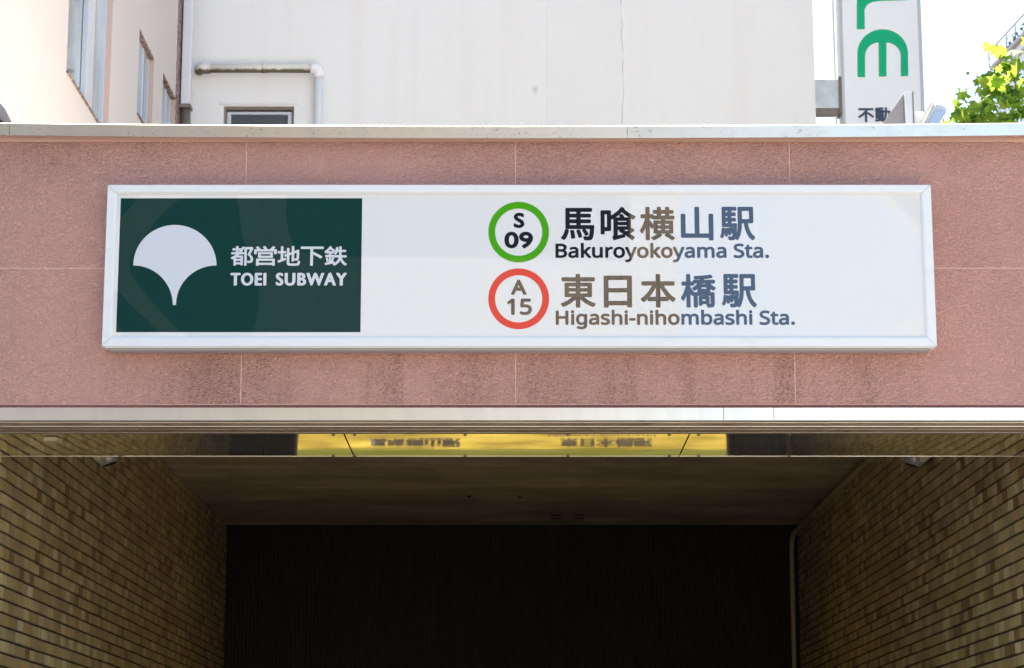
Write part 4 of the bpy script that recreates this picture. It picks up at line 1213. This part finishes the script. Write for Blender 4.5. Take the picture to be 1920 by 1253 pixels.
# head: rounded housing leaning right, seen from its side
hd = [Q(1731, 232), Q(1748, 200), Q(1752, 194), Q(1758, 191), Q(1770, 192.5), Q(1776, 196), Q(1779, 201), Q(1778, 206), Q(1762, 232)]
lo = (hd[0][0] - 0.03, RZ + 0.05); lo2 = (hd[-1][0] - 0.045, RZ + 0.05)
MB().prism([lo] + hd + [lo2], 'y', QY + 0.03, QY + 0.17, smooth=True).build('housing', M['flood_cap'], sr, 0.006)
fn = [Q(1741, 232), Q(1755, 205), Q(1776, 207), Q(1760, 232)]
MB().prism(fn + [(fn[-1][0] - .04, RZ + .06), (fn[0][0] - .03, RZ + .06)], 'y', QY + 0.018, QY + 0.0295).build('reflector', M['flood_fins'], sr)
st_ = [(Q(1755, 192)[0], QY + 0.10, Q(1755, 192)[1]), (Q(1751, 189.5)[0], QY + 0.03, Q(1751, 189.5)[1]), (Q(1746, 195)[0], QY + 0.0, Q(1746, 195)[1]), (Q(1736, 214)[0], QY, Q(1736, 214)[1]), (Q(1727, 234)[0], QY, Q(1727, 234)[1]), (Q(1716, 250)[0], QY, RZ + 0.01)]
MB().tube(st_, 0.0085, 10).build('strap', M['cream'], sr)
MB().box(Q(1729, 192)[0], Q(1744, 192)[0], QY + 0.15, QY + 0.19, RZ, Q(1729, 193)[1]).build('stand', M['flood_pale'], sr, 0.004)
# left end: another housing with dry twigs behind it
fl = thing('corner_floodlight', 'dark grey floodlight end at the left edge behind the coping', 'floodlight', (Q(8, 230)[0], QY, RZ), 'floodlights behind the coping')
u0, u1, u2, u3 = Q(-30, 165), Q(-4, 188), Q(9, 203), Q(24, 232)
MB().prism([u0, u1, u2, u3, (u3[0], RZ + 0.02), (u0[0], RZ + 0.02)], 'y', QY, QY + 0.14).build('housing', M['flood_grey'], fl, 0.004)
MB().prism([Q(-30, 220), Q(-8, 218), Q(8, 232), (Q(8, 232)[0], RZ + .03), (Q(-30, 232)[0], RZ + .03)], 'y', QY - 0.02, QY - 0.001).build('bracket', M['dark_gap'], fl)
MB().box(u0[0], u3[0], QY + .02, QY + .12, RZ, RZ + 0.0195).build('foot', M['flood_grey'], fl)
tw = MB(); rnd = random.Random(3)
for k in range(14):
    a0 = Q(rnd.uniform(4, 16), 236); a1 = Q(rnd.uniform(14, 34), rnd.uniform(202, 228)); am = ((a0[0] + a1[0]) / 2 + rnd.uniform(-.006, .006), (a0[1] + a1[1]) / 2 + 0.012)
    yy = QY + 0.18 + rnd.uniform(0, .05)
    tw.tube([(a0[0], yy, a0[1] - 0.06), (am[0], yy, am[1]), (a1[0], yy + .01, a1[1] - 0.004)], 0.0012, 4)
M['twig'] = mat('dry_stem', (0.35, 0.27, 0.17), 0.9)
tag(tw.build('dry_weed', M['twig']), 'dry brown weed stems behind the coping at the left edge', 'weed')

# ================================================================ ROOF RAILING ON A FAR BUILDING (upper right)
Y1 = 130.0
e1 = math.atan2(ray(1855, 126)[2], ray(1855, 126)[1]); e2 = math.atan2(ray(1920, 57)[2], ray(1920, 57)[1])
Y2_ = Y1 * math.tan(e1) / math.tan(e2)
pA = (at(1855, 126, Y1)[0], Y1, at(1855, 126, Y1)[1]); pB = (at(1920, 57, Y2_)[0], Y2_, pA[2])
dvec = Vector((pB[0] - pA[0], pB[1] - pA[1], 0)).normalized()
A = Vector(pA); L = 30.0
Bv = A + dvec * L
nrm = Vector((-dvec.y, dvec.x, 0))
if nrm.x < 0: nrm = -nrm
fb = thing('balcony_building', 'pale building top with slanting roof edge and thin metal railing above the tree', 'building', (pA[0], pA[1], 0))
M['pale_render'] = mat('pale_render', (0.78, 0.76, 0.74), 0.85)
M['roof_beam'] = mat('pinkish_roof_edge', (0.48, 0.38, 0.34), 0.7)
M['railing'] = mat('grey_railing', (0.22, 0.23, 0.26), 0.5, 0.4)


def slab(p0, p1, off, wid, z0, z1):
    b = MB(); a_ = p0 + nrm * off; c2_ = p1 + nrm * off
    d_ = p0 + nrm * (off + wid); e_ = p1 + nrm * (off + wid)
    vs = [(q.x, q.y, z) for z in (z0, z1) for q in (a_, c2_, e_, d_)]
    b.add(vs, [(0, 3, 2, 1), (4, 5, 6, 7), (0, 1, 5, 4), (1, 2, 6, 5), (2, 3, 7, 6), (3, 0, 4, 7)])
    return b


zr = pA[2]
st0 = A - dvec * 0.0
slab(st0, Bv, 0.25, 7, 0, zr - 0.2).build('wall', M['pale_render'], fb)
slab(st0, Bv, 0.0, 7.3, zr - 0.24, zr).build('roof_edge', M['roof_beam'], fb)
slab(st0, Bv, 0.1, 0.06, zr - 0.95, zr - 0.8).build('lower_beam', M['roof_beam'], fb)
hr = 0.92
MB().tube([tuple(st0 + Vector((0, 0, hr))), tuple(Bv + Vector((0, 0, hr)))], 0.06, 8).build('handrail', M['railing'], fb)
MB().tube([tuple(st0 + Vector((0, 0, hr * .5))), tuple(Bv + Vector((0, 0, hr * .5)))], 0.018, 6).build('middle_rail', M['railing'], fb)
k = 0.0
while k < L:
    q = st0 + dvec * k
    MB().tube([(q.x, q.y, zr), (q.x, q.y, zr + hr)], 0.045, 6).build('railing_post', M['railing'], fb)
    k += 1.7
# potted rooftop plants
lf = MB(); rnd = random.Random(9)
for k in range(70):
    q = st0 + dvec * rnd.uniform(1.2, 6.2) + nrm * rnd.uniform(0.1, 0.3)
    z = zr + abs(rnd.gauss(0.0, 0.3)); s_ = rnd.uniform(0.08, 0.2)
    a_ = Vector((rnd.uniform(-1, 1), rnd.uniform(-1, 1), rnd.uniform(-1, 1))).normalized() * s_
    b2 = a_.cross(Vector((rnd.uniform(-1, 1), rnd.uniform(-1, 1), rnd.uniform(-1, 1)))).normalized() * s_ * 0.5
    c2_ = Vector((q.x, q.y, z))
    lf.add([tuple(c2_ - a_), tuple(c2_ + b2), tuple(c2_ + a_), tuple(c2_ - b2)], [(0, 1, 2, 3)])
M['roof_plant'] = mat('dark_roof_plant', (0.05, 0.08, 0.05), 0.7)
o = lf.build('roof_planting', M['roof_plant'])
tag(o, 'dark green potted plants along the roof railing above the tree', 'plants', kind='stuff')

# ================================================================ TREE
def leaf_material(name, col, trans):
    m = D.materials.new(name); m.use_nodes = True
    nt = m.node_tree; b = nt.nodes['Principled BSDF']
    b.inputs['Base Color'].default_value = (*col, 1); b.inputs['Roughness'].default_value = 0.45
    t = nt.nodes.new('ShaderNodeBsdfTranslucent'); t.inputs['Color'].default_value = (*trans, 1)
    a = nt.nodes.new('ShaderNodeMixShader'); a.inputs[0].default_value = 0.62
    nt.links.new(b.outputs[0], a.inputs[1]); nt.links.new(t.outputs[0], a.inputs[2])
    nt.links.new(a.outputs[0], nt.nodes['Material Output'].inputs['Surface'])
    return m


LM = [leaf_material('young_leaf_a', (0.17, 0.24, 0.03), (0.40, 0.56, 0.06)),
      leaf_material('young_leaf_b', (0.12, 0.20, 0.03), (0.38, 0.60, 0.07)),
      leaf_material('young_leaf_c', (0.05, 0.10, 0.03), (0.14, 0.32, 0.07))]
M['bark'] = mat('mottled_bark', (0.22, 0.19, 0.14), 0.9)
g = N(M['bark']); p = g.pos()
g.color(g.mix(g.ramp(g.noise(p, 9, 4), 0.4, 0.6), (0.14, 0.12, 0.085), (0.36, 0.33, 0.25)))
# lobed plane-tree leaf outline (unit width about 1)
LEAF = []
lob = [(-90, 0.16), (-62, 0.42), (-40, 0.34), (-8, 0.58), (12, 0.40), (22, 0.36), (40, 0.62), (58, 0.40), (66, 0.38), (90, 0.72), (114, 0.38), (122, 0.40), (140, 0.62), (158, 0.36), (168, 0.40), (188, 0.58), (220, 0.34), (242, 0.42)]
for a_, r0 in lob:
    LEAF.append((r0 * math.cos(R(a_)), r0 * math.sin(R(a_)) + 0.1))


def leaf_geo(size, fold, rnd):
    vs = [(0, 0, 0.05 * size)]
    for x, y in LEAF:
        vs.append((x * size, y * size, -abs(x) * fold * size + rnd.uniform(-.02, .02) * size))
    n = len(LEAF)
    fs = [(0, 1 + i, 1 + (i + 1) % n) for i in range(n)]
    return vs, fs


rnd = random.Random(21)
TY = 14.6
tcx, tcz = at(2140, 450, TY)
Rr = 352 * (TY / math.cos(PITCH)) / F * 1.0
tree = thing('plane_tree', 'young street tree with bright yellow-green lobed leaves at the right edge', 'tree', (tcx + 0.1, TY + 0.1, 0))
trunk = MB().tube([(tcx + .1, TY + .1, 0), (tcx + .12, TY + .08, 1.5), (tcx + .05, TY + .1, tcz - 1.0), (tcx + .02, TY, tcz + .2), (tcx, TY, tcz + 1.0)], [0.12, 0.10, 0.08, 0.05, 0.015], 12)
tr_ = trunk.build('trunk', M['bark'], tree)
tips = []
for k in range(26):
    d_ = Vector((rnd.gauss(-0.15, 0.6), rnd.gauss(0, 0.6), rnd.uniform(-0.25, 0.95))).normalized()
    base = Vector((tcx + .04, TY + .05, tcz + rnd.uniform(-1.0, 0.3)))
    ln = Rr * rnd.uniform(0.65, 0.98)
    tip = Vector((tcx, TY, tcz)) + d_ * ln
    mid = (base + tip) / 2 + Vector((rnd.uniform(-.1, .1), rnd.uniform(-.1, .1), 0.12))
    MB().tube([tuple(base), tuple(mid), tuple(tip)], [0.028, 0.014, 0.004], 6).build('branch', M['bark'], tree)
    tips.append((base, mid, tip))
leaves = []
protos = {}
for k in range(3400):
    # clumps on the branches plus the outer shell
    base, mid, tip = rnd.choice(tips)
    t = rnd.uniform(0.35, 1.05)
    c3 = (mid + (tip - mid) * t) + Vector((rnd.gauss(0, .15), rnd.gauss(0, .15), rnd.gauss(0, .14)))
    d3 = (c3 - Vector((tcx, TY, tcz)))
    if d3.length > Rr * (1.0 + 0.06 * math.sin(c3.x * 9 + c3.z * 7)): continue
    leaves.append(c3)
for k in range(800):
    d3 = Vector((rnd.gauss(-0.5, 0.7), rnd.gauss(-0.2, 0.8), rnd.gauss(0.35, 0.7))).normalized()
    if math.sin(d3.x * 11 + d3.y * 7) + math.sin(d3.z * 12 + d3.y * 5) < -0.7: continue
    leaves.append(Vector((tcx, TY, tcz)) + d3 * Rr * rnd.uniform(0.7, 1.0))
# loose sprays reaching left, as in the photo
for (px, py, n) in ((1815, 184, 3), (1835, 178, 6), (1795, 211, 2), (1780, 218, 2), (1830, 205, 6), (1860, 150, 7), (1850, 138, 4), (1890, 105, 4), (1845, 125, 3), (1812, 232, 5), (1870, 125, 6), (1775, 228, 2), (1890, 130, 9), (1868, 180, 9), (1910, 112, 6), (1850, 215, 9), (1838, 226, 9), (1822, 222, 5), (1862, 228, 14), (1806, 226, 5), (1845, 190, 9), (1795, 186, 3), (1890, 205, 12), (1905, 170, 12), (1885, 160, 9), (1900, 225, 12)):
    for k in range(n):
        x, z = at(px + rnd.gauss(0, 9), py + rnd.gauss(0, 8), TY)
        leaves.append(Vector((x, TY + rnd.uniform(-.35, .35), z)))


def vis(c3):
    zc = c3.y * math.cos(PITCH) + (c3.z - EYE) * math.sin(PITCH)
    px = 960 + F * c3.x / zc
    py = 626.5 - F * ((c3.z - EYE) * math.cos(PITCH) - c3.y * math.sin(PITCH)) / zc
    return px < 1935 and py < 240 and py > -20


protos = []
for mi in range(3):
    for q in range(4):
        v, f = leaf_geo(1.0, rnd.uniform(-0.1, 0.45), rnd)
        protos.append((mi, v, f, MB().add(v, f).mesh('leaf', LM[mi])))
seen = [c3 for c3 in leaves if vis(c3)]
seen.sort(key=lambda c: c.y)
ids = {id(c) for c in seen[:296]}
rest = MB(); cnt = 0
for c3 in leaves:
    w_ = rnd.random()
    mi = 0 if w_ < 0.45 else (1 if w_ < 0.8 else 2)
    _, v, f, me = protos[mi * 4 + rnd.randrange(4)]
    size = rnd.uniform(0.065, 0.135)
    rot = Matrix.Rotation(rnd.uniform(0, 6.28), 4, 'Z') @ Matrix.Rotation(rnd.gauss(0.9, 0.45), 4, 'X') @ Matrix.Rotation(rnd.uniform(0, 6.28), 4, 'Z')
    if id(c3) in ids:
        o = D.objects.new('leaf', me); COL.objects.link(o); o.parent = tree
        o.rotation_euler = rot.to_euler(); o.scale = (size, size, size)
        o.location = c3 - tree.location
        cnt += 1
    else:
        rest.add([tuple(rot @ Vector(q_) * size + c3) for q_ in v], f, mi)
o = rest.build('foliage', LM, tree); o['kind'] = 'stuff'
print('leaves', cnt, 'visible', len(seen))
# round seed balls on stalks, hanging free at the crown's left
M['seed'] = mat('green_seed_ball', (0.16, 0.20, 0.05), 0.8)
for (px, py, r0) in ((1814.5, 137.5, 0.013), (1822, 192, 0.015)):
    x, z = at(px, py, TY - 0.2)
    ico = bmesh.new(); bmesh.ops.create_icosphere(ico, subdivisions=2, radius=r0)
    me = D.meshes.new('seed_ball'); ico.to_mesh(me); ico.free(); me.materials.append(M['seed'])
    o = D.objects.new('seed_ball', me); COL.objects.link(o); o.parent = tree; o.location = Vector((x, TY - 0.2, z)) - tree.location
    e_ = at(px + 38, py - 14, TY - 0.2)
    MB().tube([(x, TY - 0.2, z), (x + 0.05, TY - .2, z + 0.05), (e_[0], TY - .15, e_[1])], 0.0015, 4).build('stalk', M['bark'], tree)

# ================================================================ ACROSS THE STREET (mirrored in the sign, coping and steel)
AY = -20.0
M['beige_tile'] = mat('beige_facade_tile', (0.50, 0.43, 0.33), 0.6)
g = N(M['beige_tile']); p = g.pos()
br = g.n.new('ShaderNodeTexBrick'); sw = g.n.new('ShaderNodeCombineXYZ'); x, y, z = g.sep(p)
g.l.new(x, sw.inputs[0]); g.l.new(z, sw.inputs[1]); g.l.new(sw.outputs[0], br.inputs['Vector'])
br.offset = 0.0; br.inputs['Scale'].default_value = 1.0; br.inputs['Brick Width'].default_value = 0.6; br.inputs['Row Height'].default_value = 0.6
br.inputs['Mortar Size'].default_value = 0.02
br.inputs['Color1'].default_value = (0.25, 0.195, 0.135, 1); br.inputs['Color2'].default_value = (0.21, 0.16, 0.11, 1); br.inputs['Mortar'].default_value = (0.15, 0.13, 0.11, 1)
g.color(br.outputs['Color'])
M['glass_dark'] = mat('dark_office_glass', (0.012, 0.013, 0.018), 0.2, spec=0.2)
ax1 = 2.72
ob = thing('office_building', 'beige tiled office block across the street with dark window bands', 'building', (-6, AY, 0))
holes = []
for zf in (3.5, 7.2, 10.9, 14.55, 18.3):
    h_ = 1.9
    holes += [(-3.3, 1.98, zf, zf + h_)]
    if zf > 17: holes += [(-13.5, -4.0, zf, zf + h_)]
holes += [(-13.5, -3.9, 3.5, 16.45)]
b = MB()
facade(b, 'y', AY, [-14.5, ax1], [0, 21.5], holes, -0.35)
b.quad((ax1, AY, 0), (ax1, AY - 14, 0), (ax1, AY - 14, 21.5), (ax1, AY, 21.5))
b.quad((-14.5, AY, 0), (-14.5, AY - 14, 0), (-14.5, AY - 14, 21.5), (-14.5, AY, 21.5))
b.quad((-14.5, AY, 21.5), (ax1, AY, 21.5), (ax1, AY - 14, 21.5), (-14.5, AY - 14, 21.5))
b.build('wall', M['beige_tile'], ob)
for (u0, u1, v0, v1) in holes:
    w = MB().box(u0 + 0.01, u1 - 0.01, AY - 0.33, AY - 0.28, v0 + 0.01, v1 - 0.01).build('window', M['glass_dark'], ob)
o2 = thing('low_building', 'low pale building across the side street', 'building', (12, AY - 3, 0))
b = MB().box(9.5, 26, AY - 16, AY - 3, 0, 6.0)
b.build('wall', M['pale_render'], o2)
MB().box(9.3, 26.2, AY - 16.2, AY - 2.8, 6.001, 6.25).build('parapet', M['plaster'], o2)
for k in range(5):
    MB().box(10.5 + k * 3, 12.3 + k * 3, AY - 2.999, AY - 2.95, 3.4, 4.9).build('window', M['glass_dark'], o2)

o3 = thing('side_light_blocker', 'tall pale building added out of view right of the tree to block side light', 'building', (8, 9, 0))  # unseen block, added to even out light on the white wall
b = MB(); facade(b, 'x', 5.9, [8.5, 21.0], [0, 18.0], [(y_, y_ + 1.6, z_, z_ + 1.5) for y_ in (9.6, 12.4, 15.2, 18.0) for z_ in (1.2, 4.4, 7.6, 10.8)], 0.12)
b.quad((5.9, 8.5, 0), (17, 8.5, 0), (17, 8.5, 18), (5.9, 8.5, 18)); b.quad((5.9, 21, 0), (17, 21, 0), (17, 21, 18), (5.9, 21, 18)); b.quad((5.9, 8.5, 18), (17, 8.5, 18), (17, 21, 18), (5.9, 21, 18)); b.quad((17, 8.5, 0), (17, 21, 0), (17, 21, 18), (17, 8.5, 18))
b.build('wall', M['pale_render'], o3)
for y_ in (9.6, 12.4, 15.2, 18.0):
    for z_ in (1.2, 4.4, 7.6, 10.8):
        MB().box(5.96, 5.99, y_ + .01, y_ + 1.59, z_ + .01, z_ + 1.49).build('window', M['glass_dark'], o3)
